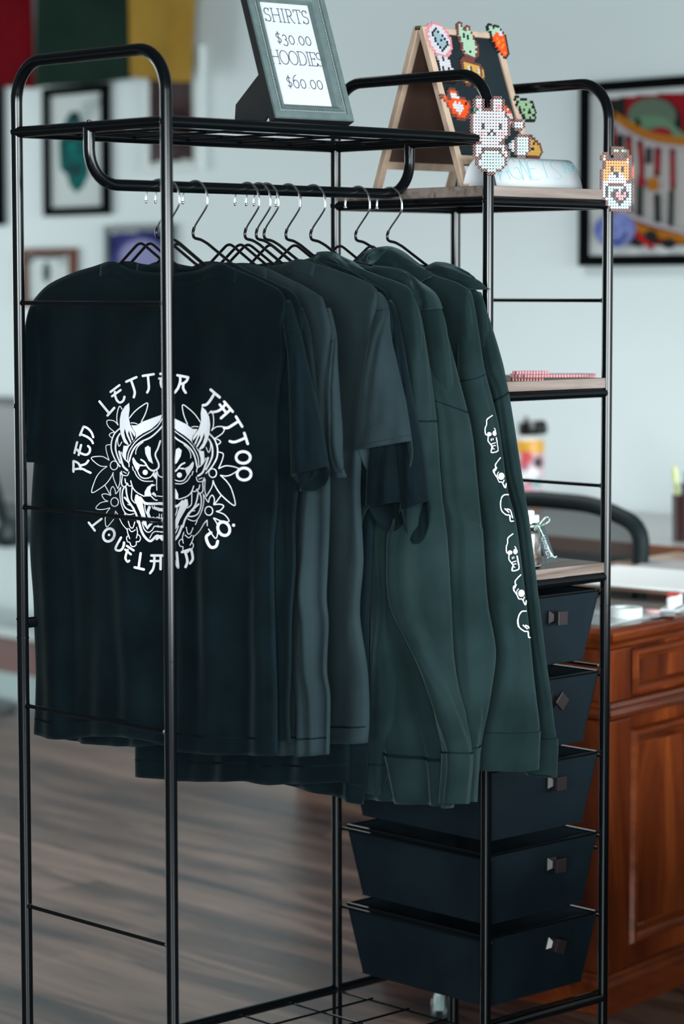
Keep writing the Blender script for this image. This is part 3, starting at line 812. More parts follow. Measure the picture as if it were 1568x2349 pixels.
MASK = '''
1 16 972,775 1050,680 1150,600 1245,555 1215,700 1150,830
1 14 990,850 1040,850 1090,865
1 14 865,650 825,600 790,700 785,820 805,885
1 13 805,885 740,820 640,815 655,900 760,995
1 13 760,990 700,1000 670,1035 715,1080
1 20 825,935 750,1010 705,1130 705,1260 760,1400 830,1505
1 24 830,1010 780,1100 765,1230 790,1340 835,1450
1 13 860,1130 820,1200 800,1150 800,1080 830,1000
1 12 690,1175 625,1190 630,1280 670,1410
1 15 1465,780 1400,890 1300,972 1180,1040 1080,1115 1005,1210 960,1300 940,1420
1 24 1465,900 1380,990 1280,1070 1150,1130 1060,1205 1005,1300 965,1430
1 13 1180,1135 1110,1190 1070,1260 1065,1320
1 14 670,1410 560,1352 400,1370 480,1460 560,1500 640,1500
1 14 640,1500 540,1580 @2 465,120 410,325 600,215 700,90 730,20
2 13 730,20 735,110 800,270
2 13 800,270 830,170 835,20
2 13 605,215 680,350
2 13 695,370 690,290 725,235 760,290 770,345 840,250
2 13 695,370 620,345 560,360 600,430 655,455
2 13 655,455 540,480 470,560 560,580 680,555
2 13 685,555 625,640 610,740 635,840 740,725
2 12 765,600 755,690
2 12 770,610 800,660 860,790 940,890
2 20 900,240 870,300 865,430 900,540 970,590 1040,600
2 14 845,240 830,350 850,500 900,620 960,655 1040,640
2 28 900,400 1000,520 1070,650 1095,770
2 22 920,250 930,350 960,450 1040,570
2 18 865,80 855,200 900,240 940,190 915,180 905,120
2 14 1045,0 1090,90 1180,150 1330,155
2 17 1090,0 1130,80 1200,112 1290,90 1345,10
1 26 1145,1400 1200,1440 1260,1530 1330,1565 1400,1530 1410,1460 1360,1330 1400,1230 1435,1120
1 14 1015,1500 1030,1568
2 14 1385,60 1380,200 1385,295
2 16 1385,0 1410,70 1465,95
2 17 1290,370 1350,430 1390,440
2 14 1385,375 1465,385
2 17 990,150 1020,250 1080,320 1190,380
2 15 945,190 960,225 1000,225
2 15 1010,240 1000,400 1020,450 1055,482
2 40 1130,400 1200,480 1300,492 1465,490
2 13 1200,500 1205,570 1225,640
2 44 1270,545 1250,640 1300,740
2 14 1310,520 1330,570 1350,520
2 44 1360,560 1465,588
2 13 1300,720 1330,690 1360,720
2 13 1360,720 1390,690 1420,720 1465,700
2 11 1420,640 1420,720
2 26 1300,755 1465,758
2 36 1110,760 1150,900 1210,1000 1290,1050 1390,970 1465,1030
2 17 1160,770 1190,870 1250,920 1310,890 1350,830 1410,840 1465,825
2 14 1275,1010 1320,930 1380,905 1465,920
2 14 950,750 980,840 1020,852 1050,760
2 14 960,860 1000,912 1060,880
2 14 940,860 940,920 975,1020
2 14 1075,840 1090,930 1070,1010
2 14 960,965 925,1000 940,1060 975,1075 990,1120 1030,1135 1070,1105 1070,1060 1110,1060 1135,1010 1110,960 1075,960
2 16 900,640 920,700
1 30 820,1280 850,1400 880,1500 940,1560
1 16 850,1290 900,1390 960,1450 965,1505
2 14 850,0 870,60 940,70 965,10
2 12 835,20 870,90
2 12 875,10 930,40
2 12 940,500 980,515
'''
FILLS = {
 1: [[(968,550),(905,600),(850,690),(828,800),(828,930),(850,1040),(890,1140),(945,1182),(960,1170),(912,1080),(892,990),(902,930),(932,1040),(985,1152),(1002,1140),(952,1010),(962,960),(1012,1112),(1030,1100),(987,960),(1052,1062),(1060,1012),(985,880),(960,760),(975,650)],
     [(1000,880),(1070,890),(1170,830),(1460,725),(1440,800),(1390,860),(1300,940),(1180,1000),(1100,1052),(1030,1120),(960,1210),(925,1300),(915,1420),(885,1370),(870,1290),(885,1190),(945,1192),(1040,1125),(1068,1062),(1065,1000),(1030,950)],
     [(1250,1190),(1290,1220),(1292,1330),(1327,1465),(1260,1420),(1210,1310),(1203,1220)],
     [(1030,1362),(1080,1440),(1130,1475),(1230,1480),(1230,1500),(1130,1498),(1098,1566),(1075,1568),(1020,1450),(1013,1390)]],
 2: [[(1310,60),(1390,5),(1372,130)],
     [(1195,380),(1200,310),(1240,240),(1310,195),(1375,212),(1300,235),(1282,300),(1300,350),(1300,382)],
     [(1300,345),(1335,315),(1370,350),(1380,395),(1340,372)],
     [(1060,360),(1045,440),(1090,540),(1150,680),(1180,800),(1240,880),(1320,790),(1270,790),(1235,830),(1205,650),(1170,500),(1130,400),(1090,355)]],
}
t, o, bvh, sl, loc = SH
pr = Print(lambda u, v: on_cloth(bvh, u, v))
for wd, P in parse(LETTERS): pr.stroke(P, wd, smooth=len(P) > 2)
pr.dot(Qp(1, [(1438,115)])[0], 3.2)
pr.ring(Qp(2, [(665,962)])[0], 12.5, 15.2, 6.0, ang=0.45); pr.dot(Qp(2, [(668,960)])[0], 3.0)
pr.ring(Qp(4, [(930,990)])[0], 13.2, 16.2, 6.2, ang=-0.5); pr.dot(Qp(4, [(1100,930)])[0], 3.5)
pr.ring(Qp(3, [(1265,1562)])[0], 16.2, 13.4, 6.2); pr.ring(Qp(3, [(1280,1846)])[0], 16.0, 13.8, 6.2)
shift(pr.mb, loc).build('lettering', INK, o)
# the mask: its left half drawn, the right half mirrored on the cloth's own plane
XS = 0.132
ya, yb = atx(379.4, 945, XS), atx(371.0, 1155, XS)
def mirror(P):
    out = []
    for u, v in P:
        q = atx(u, v, XS); ym = ya.y + (yb.y-ya.y)*(q.z-ya.z)/(yb.z-ya.z); out.append(proj((XS, 2*ym-q.y, q.z)))
    return out
pr = Print(lambda u, v: on_cloth(bvh, u, v))
for wd, P in parse(MASK):
    pr.stroke(P, wd); pr.stroke(mirror(P), wd)
for q, fl in FILLS.items():
    for poly in fl:
        P = Qp(q, poly); pr.fill(P); pr.fill(mirror(P))
for (c, r, wd) in (((742,1487), 9.0, 2.2), ):
    c = Qp(1, [c])[0]; pr.ring(c, r-0.5, r+1, wd); pr.ring(mirror([c])[0], r-0.5, r+1, wd)
c = Qp(2, [(752,468)])[0]; pr.ring(c, 8.6, 10.0, 2.2); pr.ring(mirror([c])[0], 8.6, 10.0, 2.2)
c = Qp(2, [(1207,22)])[0]; pr.dot(c, 6.2); pr.dot(mirror([c])[0], 6.2)
shift(pr.mb, loc).build('mask_print', INK, o)

# skulls on the sleeve of the third hoodie
SK = [[(115,60),(70,100),(65,150),(50,190),(55,245),(80,260),(80,310),(100,340),(118,370),(112,425),(155,420),(175,400),(165,330),(155,280)],
      [(130,185),(145,195),(145,215)], [(110,290),(112,310)], [(124,285),(128,303)], [(150,360),(132,358),(120,380),(140,395)], [(150,330),(130,335),(108,345)]]
SKB = [[(200,480),(150,540),(150,580),(135,600),(140,640),(165,680),(185,720),(215,725),(245,782),(252,740)], [(160,575),(146,612)], [(182,620),(165,640),(165,680)], [(235,700),(225,730)]]
SKC = [[(275,850),(230,857),(200,920),(208,1005),(260,1050),(292,1055),(300,1110),(325,1112)], [(247,990),(285,1025)], [(270,992),(298,1010),(318,1080)]]
def S8(P, dx=0, dy=0): return [(1100+(x+dx)/4.35, 940+(y+dy)/4.35) for x, y in P]
t, o, bv0, sl, loc = HD3
so, bv = sl[0]
pr = Print(lambda u, v: on_cloth(bv, u, v))
for (dx, dy) in ((0, 0), (208, 1180)):
    for P in SK: pr.stroke(S8(P, dx, dy), 2.3 if len(P) > 8 else 1.6)
    pr.dot(S8([(90,245)], dx, dy)[0], 4.8); pr.dot(S8([(140,235)], dx, dy)[0], 4.4, 6.4)
for (dx, dy) in ((0, 0), (200, 1167)):
    for P in SKB: pr.stroke(S8(P, dx, dy), 2.3 if len(P) > 8 else 1.7)
    pr.dot(S8([(207,665)], dx, dy)[0], 6.8, 8.2)
for (dx, dy) in ((0, 0), (178, 1160)):
    for P in SKC: pr.stroke(S8(P, dx, dy), 2.5)
shift(pr.mb, loc).build('skull_print', INK, so)
# the same print peeks out dark below the diagonal sleeve
t, o, bvb, sl, loc = HD2
pr = Print(lambda u, v: on_cloth(bvb, u, v))
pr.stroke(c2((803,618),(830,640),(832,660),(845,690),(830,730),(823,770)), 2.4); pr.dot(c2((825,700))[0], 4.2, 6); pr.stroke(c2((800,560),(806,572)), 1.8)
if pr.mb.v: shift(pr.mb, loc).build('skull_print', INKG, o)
# ---------------------------------------------------------------- simple stroke letters (unit box, baseline 0, cap height 1)
def el(cx, cy, rx, ry, a0=0, a1=360, n=18): return [(cx+rx*math.cos(math.radians(a0+(a1-a0)*i/n)), cy+ry*math.sin(math.radians(a0+(a1-a0)*i/n))) for i in range(n+1)]
GL = {
 'S': (0.56, [el(0.28,0.75,0.20,0.24,30,270)+el(0.28,0.26,0.23,0.25,90,-150)[1:], [(0.46,0.98),(0.455,0.80)], [(0.06,0.20),(0.05,0.02)]]),
 'H': (0.84, [[(0.14,0),(0.14,1)],[(0.70,0),(0.70,1)],[(0.14,0.52),(0.70,0.52)],[(0.04,1),(0.24,1)],[(0.04,0),(0.24,0)],[(0.60,1),(0.80,1)],[(0.60,0),(0.80,0)]]),
 'I': (0.36, [[(0.18,0),(0.18,1)],[(0.07,1),(0.29,1)],[(0.07,0),(0.29,0)]]),
 'R': (0.68, [[(0.14,0),(0.14,1)],[(0.04,1),(0.30,1)]+el(0.32,0.75,0.22,0.25,90,-90)+[(0.14,0.5)],[(0.32,0.5),(0.60,0),(0.68,0)],[(0.04,0),(0.24,0)]]),
 'T': (0.66, [[(0.33,0),(0.33,1)],[(0.03,0.82),(0.05,1),(0.61,1),(0.63,0.82)],[(0.22,0),(0.44,0)]]),
 'O': (0.84, [el(0.42,0.5,0.36,0.51)]),
 'D': (0.80, [[(0.14,0),(0.14,1)],[(0.03,1),(0.34,1)]+el(0.34,0.5,0.38,0.5,90,-90)+[(0.03,0)]]),
 'E': (0.62, [[(0.14,0),(0.14,1)],[(0.03,1),(0.54,1),(0.55,0.82)],[(0.14,0.52),(0.44,0.52)],[(0.44,0.60),(0.44,0.44)],[(0.03,0),(0.55,0),(0.58,0.20)]]),
 'M': (0.95, [[(0.14,0),(0.14,1),(0.47,0.1),(0.80,1),(0.80,0)]]), 'A': (0.74, [[(0.08,0),(0.37,1),(0.66,0)],[(0.18,0.36),(0.56,0.36)]]),
 'N': (0.80, [[(0.14,0),(0.14,1),(0.66,0),(0.66,1)]]), 'F': (0.58, [[(0.14,0),(0.14,1),(0.52,1)],[(0.14,0.52),(0.44,0.52)]]),
 '$': (0.54, [el(0.27,0.62,0.17,0.18,30,270)+el(0.27,0.26,0.19,0.18,90,-150)[1:], [(0.27,-0.06),(0.27,0.94)]]),
 '3': (0.52, [el(0.24,0.50,0.17,0.19,150,-80)+el(0.23,0.08,0.21,0.23,80,-150)[1:]]),
 '6': (0.60, [el(0.30,0.30,0.23,0.31), [(0.08,0.36),(0.12,0.68),(0.26,0.90),(0.44,1.0)]]),
 '0': (0.58, [el(0.29,0.33,0.22,0.34)]),
 '.': (0.26, [[(0.12,0.03),(0.14,0.03)]]), ' ': (0.4, []),
}
def text_strokes(mb, txt, place, h, wd, track=0.06):
    """place(x, y) -> Vector on the surface; x from the text's centre"""
    tot = sum(GL[c][0]+track for c in txt)-track; x = -tot/2
    for c in txt:
        for P in GL[c][1]:
            P = [((x+a)*h, b*h) for a, b in P]
            for a, b in zip(P, P[1:]):
                dx, dy = b[0]-a[0], b[1]-a[1]; l = math.hypot(dx, dy) or 1
                ex, ey = dx/l*wd*0.3, dy/l*wd*0.3; nx, ny = -dy/l*wd/2, dx/l*wd/2
                q = [place(a[0]-ex+nx, a[1]-ey+ny), place(b[0]+ex+nx, b[1]+ey+ny), place(b[0]+ex-nx, b[1]+ey-ny), place(a[0]-ex-nx, a[1]-ey-ny)]
                if all(v is not None for v in q): mb.add(q, [(0,1,2,3)])
        x += GL[c][0]+track

# ---------------------------------------------------------------- price sign in its picture frame
p0 = Vector((0.226, 0.028, 1.6165)); p1 = Vector((0.374, 0.0125, 1.6165))
ang = math.atan2(p1.y-p0.y, p1.x-p0.x); FWd = (p1-p0).length
fr = thing('picture_frame', 'grey beaded picture frame on the rack with the price sign for shirts and hoodies', 'frame', p0, (0, 0, ang))
FRM = mat('grey_frame_moulding', (0.075, 0.105, 0.106), 0.5, spec=0.35, var=(60, (0.095, 0.130, 0.132)))
FRD = mat('black_frame_edge', (0.006, 0.006, 0.007), 0.4)
PAPER = mat('white_paper', (0.47, 0.49, 0.51), 0.8, spec=0.1)
TXT = mat('grey_violet_ink', (0.05, 0.045, 0.09), 0.8, spec=0.1)
TL = Matrix.Rotation(-math.radians(21.6), 4, 'X')   # leaning back (+y)
FH = 0.225
def frame_ring(mb, prof, Wd, Ht, M, mi=0):
    """sweep a profile of (inset, height) round a rectangle, mitred; front is -y"""
    rings = []
    for ins, hgt in prof:
        rings.append([M @ Vector(p) for p in ((ins, -hgt, ins), (Wd-ins, -hgt, ins), (Wd-ins, -hgt, Ht-ins), (ins, -hgt, Ht-ins))])
    vs = sum(rings, []); fs = []
    for a in range(len(prof)-1):
        for k in range(4):
            l = (k+1) % 4; fs.append((a*4+k, a*4+l, a*4+4+l, a*4+4+k))
    mb.add(vs, fs, mi)
mb = MB()
frame_ring(mb, [(0.0, -0.0), (0.0, 0.014), (0.001, 0.0165), (0.010, 0.0165), (0.0105, 0.0140), (0.0155, 0.0140), (0.0160, 0.0165), (0.019, 0.0160), (0.024, 0.012), (0.0265, 0.006), (0.0265, 0.003)], FWd, FH, TL)
fo = mb.build('moulding', FRM, fr)
mb = MB(); frame_ring(mb, [(-0.0006, -0.001), (-0.0006, 0.0135)], FWd, FH, TL); mb.build('side_edge', FRD, fr)
mb = MB()
n1_, n2_ = int((FWd-0.026)/0.0034), int((FH-0.026)/0.0034)
for i in range(n1_+1):
    x = 0.013 + (FWd-0.026)*i/n1_
    for z in (0.013, FH-0.013): mb.sphere(TL @ Vector((x, -0.0150, z)), 0.0015, 6)
for i in range(1, n2_):
    z = 0.013 + (FH-0.026)*i/n2_
    for x in (0.013, FWd-0.013): mb.sphere(TL @ Vector((x, -0.0150, z)), 0.0015, 6)
mb.build('beading', mat('pewter_beads', (0.25, 0.30, 0.30), 0.3, metal=0.4), fo, smooth=True)
mb = MB(); mb.box((0.022, -0.0035, 0.022), (FWd-0.022, -0.0015, FH-0.022), M=TL); card = mb.build('price_card', PAPER, fr)
mb = MB(); mb.box((0.002, -0.0012, 0.002), (FWd-0.002, 0.0015, FH-0.002), M=TL); mb.build('back_board', FRD, fr)
mb = MB()
cx = FWd/2+0.0045
for txt, z, h in (('SHIRTS', 0.1665, 0.0225), ('$30.00', 0.1300, 0.0215), ('HOODIES', 0.0955, 0.0225), ('$60.00', 0.0565, 0.0215)):
    ox = {'SHIRTS': -0.003, '$30.00': 0.0, 'HOODIES': -0.0030, '$60.00': 0.001}[txt]
    lim = (0.0275, FWd-0.0275)
    def pl(x, y, z=z, ox=ox):
        X_ = min(max(cx+ox+x, lim[0]), lim[1]); return TL @ Vector((X_, -0.0039, z+y))
    text_strokes(mb, txt, pl, h, 0.00135, track=0.02 if txt != 'HOODIES' else -0.07)
mb.build('price_text', TXT, card)
# easel strut
mb = MB()
st = [(0.0, 0.0), (0.060, 0.118), (0.034, 0.118), (0.0, 0.0)]
prof = [(0.052, 0.0), (0.128, 0.0), (0.124, 0.033), (0.053, 0.082), (0.036, 0.086), (0.014, 0.032), (0.030, 0.018)]
vs = [(FWd*0.16, y, z) for y, z in prof] + [(FWd*0.16+0.003, y, z) for y, z in prof]; n = len(prof)
mb.add(vs, [tuple(range(n)), tuple(range(2*n-1, n-1, -1))] + [(k, n+k, n+(k+1) % n, (k+1) % n) for k in range(n)])
mb.build('easel_strut', FRD, fr)

# ---------------------------------------------------------------- chalkboard A-frame
PINE = wood('pale_pine', (0.36, 0.25, 0.18), (0.45, 0.32, 0.24), (0.53, 0.39, 0.30), 2, scale=30, stretch=0.08, rough=0.6)
BOARD = mat('chalkboard', (0.0045, 0.0100, 0.0130), 0.75, spec=0.2, var=(6, (0.0090, 0.0170, 0.0210)))
HARD = mat('brown_hardboard', (0.045, 0.019, 0.012), 0.8, var=(4, (0.065, 0.028, 0.017)))
EX, EW = 0.742, 0.190
zf, zr = 1.5325, 1.803
ea = thing('chalkboard_easel', 'small pale wood A-frame chalkboard on the top wooden shelf, covered in bead magnets', 'easel', (EX, 0.23, zf))
slope = math.hypot(0.10, zr-zf)
def panelM(sign):
    """local frame with x along the ridge, z up the panel, -y outward"""
    a = math.atan2(0.10, zr-zf)
    yb = 0.13-0.23 if sign < 0 else 0.33-0.23
    return Matrix.Translation((0, yb, 0)) @ Matrix.Rotation(-a if sign < 0 else a, 4, 'X')
for sign in (-1, 1):
    M_ = panelM(sign); o_ = -1 if sign < 0 else 1
    for x in (0.0, EW-0.013):
        mb = MB(); mb.box((x, min(0, o_*0.011), 0), (x+0.013, max(0, o_*0.011), slope), M=M_); mb.build('leg', PINE, ea, bevel=0.0008)
    for z0, z1 in ((0.040, 0.056), (slope-0.010, slope)):
        mb = MB(); mb.box((0.013, min(0, o_*0.010), z0), (EW-0.013, max(0, o_*0.010), z1), M=M_); mb.build('rail', PINE, ea, bevel=0.0008)
    mb = MB(); mb.box((0.006, min(0.001*o_, o_*0.007), 0.050), (EW-0.006, max(0.001*o_, o_*0.007), slope-0.004), M=M_)
    pnl = mb.build('chalk_panel', BOARD, ea)
    mb = MB(); mb.box((0.012, min(-0.0006*o_, 0.001*o_), 0.054), (EW-0.012, max(-0.0006*o_, 0.001*o_), slope-0.008), M=M_)
    mb.build('panel_back', HARD, pnl)
mb = MB(); mb.box((0.0, -0.006, slope*0.93), (0.012, 0.006, slope*0.955)); mb.build('hinge', mat('brass_hinge', (0.5, 0.4, 0.2), 0.4, metal=1), ea)

# ---------------------------------------------------------------- fused-bead magnets
BC = {'o': ('brown', (0.16, 0.055, 0.045)), 'w': ('white', (0.52, 0.51, 0.55)), 'p': ('pink', (0.58, 0.24, 0.27)), 'k': ('black', (0.015, 0.014, 0.018)),
      'c': ('pale_cyan', (0.40, 0.56, 0.57)), 'a': ('amber', (0.60, 0.24, 0.03)), 'y': ('yellow', (0.52, 0.31, 0.07)), 'g': ('pale_green', (0.27, 0.40, 0.24)),
      'm': ('mint', (0.34, 0.49, 0.36)), 'r': ('red_orange', (0.72, 0.075, 0.012)), 's': ('slate', (0.26, 0.36, 0.40)), 't': ('turquoise', (0.15, 0.62, 0.60)),
      'h': ('rust', (0.34, 0.10, 0.05))}
BM = {k: mat('bead_'+v[0], v[1], 0.33, spec=0.5) for k, v in BC.items()}
PITCH = 0.0049
def bead_magnet(label, sprite, org, ux, uz, pitch=PITCH, pitch_x=None, name='bead_magnet', shut=0.35, depth=0.0048, seg=10, group='fused bead magnets'):
    """sprite rows top to bottom; org = centre, ux = right, uz = up, out = ux x uz reversed (towards the viewer)"""
    ux = Vector(ux).normalized(); uz = (Vector(uz) - ux*Vector(uz).dot(ux)).normalized(); out = ux.cross(uz)
    if out.dot(CAM-Vector(org)) < 0 and abs(out.z) < 0.9: out = -out
    px_ = pitch_x or pitch
    nr, nc = len(sprite), max(len(r) for r in sprite)
    mb = MB(); keys = sorted(set(''.join(sprite)) - {'.'})
    for j, row in enumerate(sprite):
        for i, ch in enumerate(row):
            if ch == '.': continue
            mi = keys.index(ch)
            c = ux*((i-(nc-1)/2)*px_) + uz*(((nr-1)/2-j)*pitch)
            edge = False
            for di, dj in ((1,0),(-1,0),(0,1),(0,-1)):
                a, b_ = i+di, j+dj
                if not (0 <= b_ < nr and 0 <= a < len(sprite[b_]) and sprite[b_][a] != '.'): edge = True
            ro = 0.51; ri = 0.25 if (edge or ch in 'ok') else 0.13
            vs = []; fs = []
            for (r, d) in ((ro, 0), (ro, depth*0.86), (ro-0.07, depth), (ri+0.05, depth), (ri, depth*0.85), (ri, 0)):
                for k in range(seg):
                    q = 2*PI*k/seg; vs.append(c + ux*(r*px_*math.cos(q)) + uz*(r*pitch*math.sin(q)) + out*d)
            for a in range(5):
                for k in range(seg):
                    l = (k+1) % seg; fs.append((a*seg+k, a*seg+l, (a+1)*seg+l, (a+1)*seg+k))
            mb.add(vs, fs, mi)
    # base layer behind the beads (the holes end on the magnet's dark sheet)
    mk = len(keys)
    for j, row in enumerate(sprite):
        for i, ch in enumerate(row):
            if ch != '.':
                c = ux*((i-(nc-1)/2)*px_) + uz*(((nr-1)/2-j)*pitch)
                a, b_ = ux*px_*0.38, uz*pitch*0.38
                mb.add([c-a-b_, c+a-b_, c+a+b_, c-a+b_], [(0,1,2,3)], mk)
    o = mb.build(name, [BM[k] for k in keys] + [mat('magnet_sheet', (0.03, 0.028, 0.032), 0.7)], smooth='auto')
    o.location = org; tag(o, label, 'magnet', group)
    return o
# orientation on the chalkboard
aa = math.atan2(0.10, zr-zf)
bz = Vector((0, math.sin(aa), math.cos(aa))); bn = Vector((0, -math.cos(aa), math.sin(aa)))
bp0 = Vector((EX, 0.13, zf)) + bn*0.0078
def on_board(u, v):
    d = ray(u, v); t = (bp0-CAM).dot(bn)/d.dot(bn); return CAM + d*t
def turned(a): return (Vector((1,0,0))*math.cos(a) + bz*math.sin(a), bz*math.cos(a) - Vector((1,0,0))*math.sin(a))
def board_magnet(label, sprite, u, v, rot=0.0, lift=0.0, **k):
    ux, uz = turned(rot); return bead_magnet(label, sprite, on_board(u, v)+bn*lift, ux, uz, **k)
board_magnet('pink bead magnet with a black outlined diamond, top left corner of the chalkboard', [
 '....ppppp....','..ppwwwwwpp..','.ppwwkwwwwpp.','.pwwkskwwwwp.','ppwksssskwwpp','pwwkssssskwwp','ppwwksskssk.p'.replace('.', 'w'),'pwwwkssssskpp','ppwwwkssskwwp','.pwwwwkskwwp.','.ppwwwwkwwpp.','..ppwwwwwpp..','....ppppp....'], 1003, 93, -0.18, pitch_x=0.0046)
board_magnet('pale green animal bead magnet at the top middle of the chalkboard', [
 '.oo..oo....','omo.omo....','ommoommo...','ommmmmmmo..','ommkmkmmo..','ommkmkmmmo.','.ommmmmmmoo','.ommmmmmmmo','..ommmmmmoo','..ommmmmmmo','..ommmkmmoo','...ommmmmo.','....ooooo..'], 1069, 96, -0.30, pitch_x=0.0046)
board_magnet('strawberry bead magnet at the top right corner of the chalkboard', [
 '.kk.kkk...','kmmkmmmk..','kmmmmmwwk.','.kmmrrwwrk','.kmrrrrrrk','.krrarrark','.krrrarrrk','..krarrark','..krrrarrk','...krrrrrk','....krrark','.....krrk.','......kk..'], 1139, 97, -0.12, pitch_x=0.0045)
board_magnet('small white bead magnet with black outline under the pink diamond one', [
 '.wwkww..','.wwkwww.','kwwwwww.','kwwwwwwk','kwkwwkww','kwkwwkww','kwwwwwwk','kwwwwwwk','kwwkwwkk','kkkkkkkk'], 1019, 161, -0.10, pitch_x=0.0045)
board_magnet('yellow and brown animal bead magnet in the middle of the chalkboard', [
 '.oooooo....','oooooooooo.','oyyyyyyyyoo','oyywoyyywoy','oyywoyyywoy','oyyyyyyyyoy','.oyyyyyyyyo','..oyyyyyyo.','ooyyoyyyyo.','oyoo.oyyoyo','.oo..ooooo.'], 1082, 170, -0.16, pitch_x=0.0047)
board_magnet('orange teapot bead magnet with a white heart on the chalkboard', [
 '.....ooo......','....orrro.....','....owwwo.....','oo.oowwwwooo..','orroorrrrrrroo','.orrrrwrwrrkro','..orrwwwwwrrro','..orrwwwwwrro.','...orrwwwrrro.','...orrrwrrroo.','....oorrrroo..','......oooo....'], 1043, 240, -0.06, pitch_x=0.0050)
board_magnet('green bead magnet with black outline at the right edge of the chalkboard', [
 '.kk.......','kggkkkk...','.kggggggkk','kggggkgggk','gkggggggkk','.kgkggkggk','.kgggkkggk','..kggggkk.','..kggkggk.','...kkkkk..'], 1201, 252, 0.05, lift=0.002, pitch_x=0.0047)
board_magnet('red and white cake bead magnet half behind the white bear magnet', [
 '.rrrro..','rrrrrwo.','.rwwrrr.','wwwwwww.','owwoowwo','.oooooo.','wwwwwwww','ooooooo.'], 1158, 268, 0.0, pitch_x=0.0048)
board_magnet('turquoise bead magnet mostly hidden by the white bear magnet', ['ttt','ttt','ttt','ttt'], 1093, 255, 0.0)
board_magnet('yellow bead magnet with brown top at the lower right of the chalkboard', [
 '...ooo...','..ooooo..','.oyyyyoo.','.yyyykyoo','yyyyyyyyo','yyykkyyyo','yyyyyyyyo','oyyyyyyo.','.oooooo..'], 1214, 339, 0.0, lift=0.003, pitch_x=0.0052)
# magnets stuck to the inner post and the far post
def post_magnet(label, sprite, u, v, dist_y, ux, **k):
    return bead_magnet(label, sprite, aty(u, v, dist_y), ux, (0, 0, 1), **k)
nx_ = Vector((0.89, -0.45, 0))
post_magnet('large white bear bead magnet with a pale blue tummy on the inner post', [
 '..oo....ooo...','.owwo..owwwo..','.owwo..owwwo..','.oppo..owppo..','..owoooowpwo..','.owwwwwwwwwwo.','owwwwwwwwwwwo.','owwwwwwwwwwwwo','owwwwwwwwwwwwo','owwwkwwwwwkwwo','owwwkwwwwwkwwo','owwwwwwkwwwwwo','owwppwkwkwppwo','.owwwwwwwwwwo.','..owwwwwwwwo..','..oowwwwwwoo..','.owwwwwwwwwwo.','.owwkoooookwo.','.owwocccccowwo','.owocccccccowo','..oocccccccco.','..occccccccco.','..occccccccco.','...occccccco..','....oocccoo...','......ooo.....'],
 1122, 311, -0.012, nx_, pitch=0.00485, pitch_x=0.0049)
post_magnet('small white bead magnet holding a pale blue cup beside the white bear', [
 '..ooo..','.owwwo.','.occwo.','..ooo..','.......'.replace('.','.'),'...oooo.','..occcco','.wocccco','wwocccco','wwocccco','.wocccco','..occco.','...ooo..'], 1190, 318, 0.02, nx_, pitch=0.0049)
post_magnet('orange dog in a white heart teacup bead magnet on the far right post', [
 '....ooooo....','....oggoggo..','.oo.oooooooo.'.replace('oooooooo.','ooooooo..'),'oao..ooo..oo.','owooooooooao.','.oaaaaaaaawo.','.oaaaaaaaaaoo','.oaakaaakaaor','oaaakaaakaaor','oaaawkkwaaaor','oaawwwkwwaaor','oaawwwwwwwaoo','owwwwwwwwwoo.','ocwoooooowcco','owkccccccowco','owkccokcokcco','owkcokppkpkco','owkcokppppkco','.owccokppkcco','..occcokkccco','..ocgcckcccg.'.replace('g','c'),'...occccccco.','....oooooooo.'],
 1413, 411, -0.014, Vector((0.86, -0.5, 0)), pitch=0.00475, pitch_x=0.0046)
# two magnets lying flat on the middle shelf
def flat(label, u, v, z, sprite, **k):
    return bead_magnet(label, sprite, atz(u, v, z), (0.75, -0.66, 0), (0.66, 0.75, 0), **k)
zs2 = ZS[1]+0.0256
post_ = flat
flat('brown and amber bead magnet lying flat on the middle shelf', 1205, 873, zs2, ['.oooooooooo.','oaaaaaoaaaao','oaaaoooooaao','oayyyooyyyao','.oooooooooo.'], group='bead magnets lying on the middle shelf')
def oval(nc, nr, f, dots):
    out = []
    for j in range(nr):
        row = ''
        for i in range(nc):
            d = ((i-(nc-1)/2)/(nc/2))**4 + ((j-(nr-1)/2)/(nr/2))**4
            row += '.' if d > 1 else ('p' if d > 0.62 else (f[(i*7+j*5) % len(f)] if (i*13+j*7) % 11 == 0 else 'w'))
        out.append(row)
    return out
pm = flat('pink bead magnet lying flat on the middle shelf behind the brown one', 1268, 864, zs2, oval(30, 14, 'paok', 0), group='bead magnets lying on the middle shelf')
fl3 = flat('second pink bead magnet stacked on the flat pink one on the middle shelf', 1245, 860, zs2+0.0052, ['..ppppppppp..','.pwwwwwwwwwp.','pwwwowwwowwwp','pwwwwwwwwwwwp','.ppppppppppp.'], group='bead magnets lying on the middle shelf')
fl3.location = pm.location + Vector((-0.03, 0.025, 0.0052))

# ---------------------------------------------------------------- bent paper sign
c0 = atz(1068, 441, 1.5325)
SX = 0.784; SXe = 0.962; SY0 = 0.010
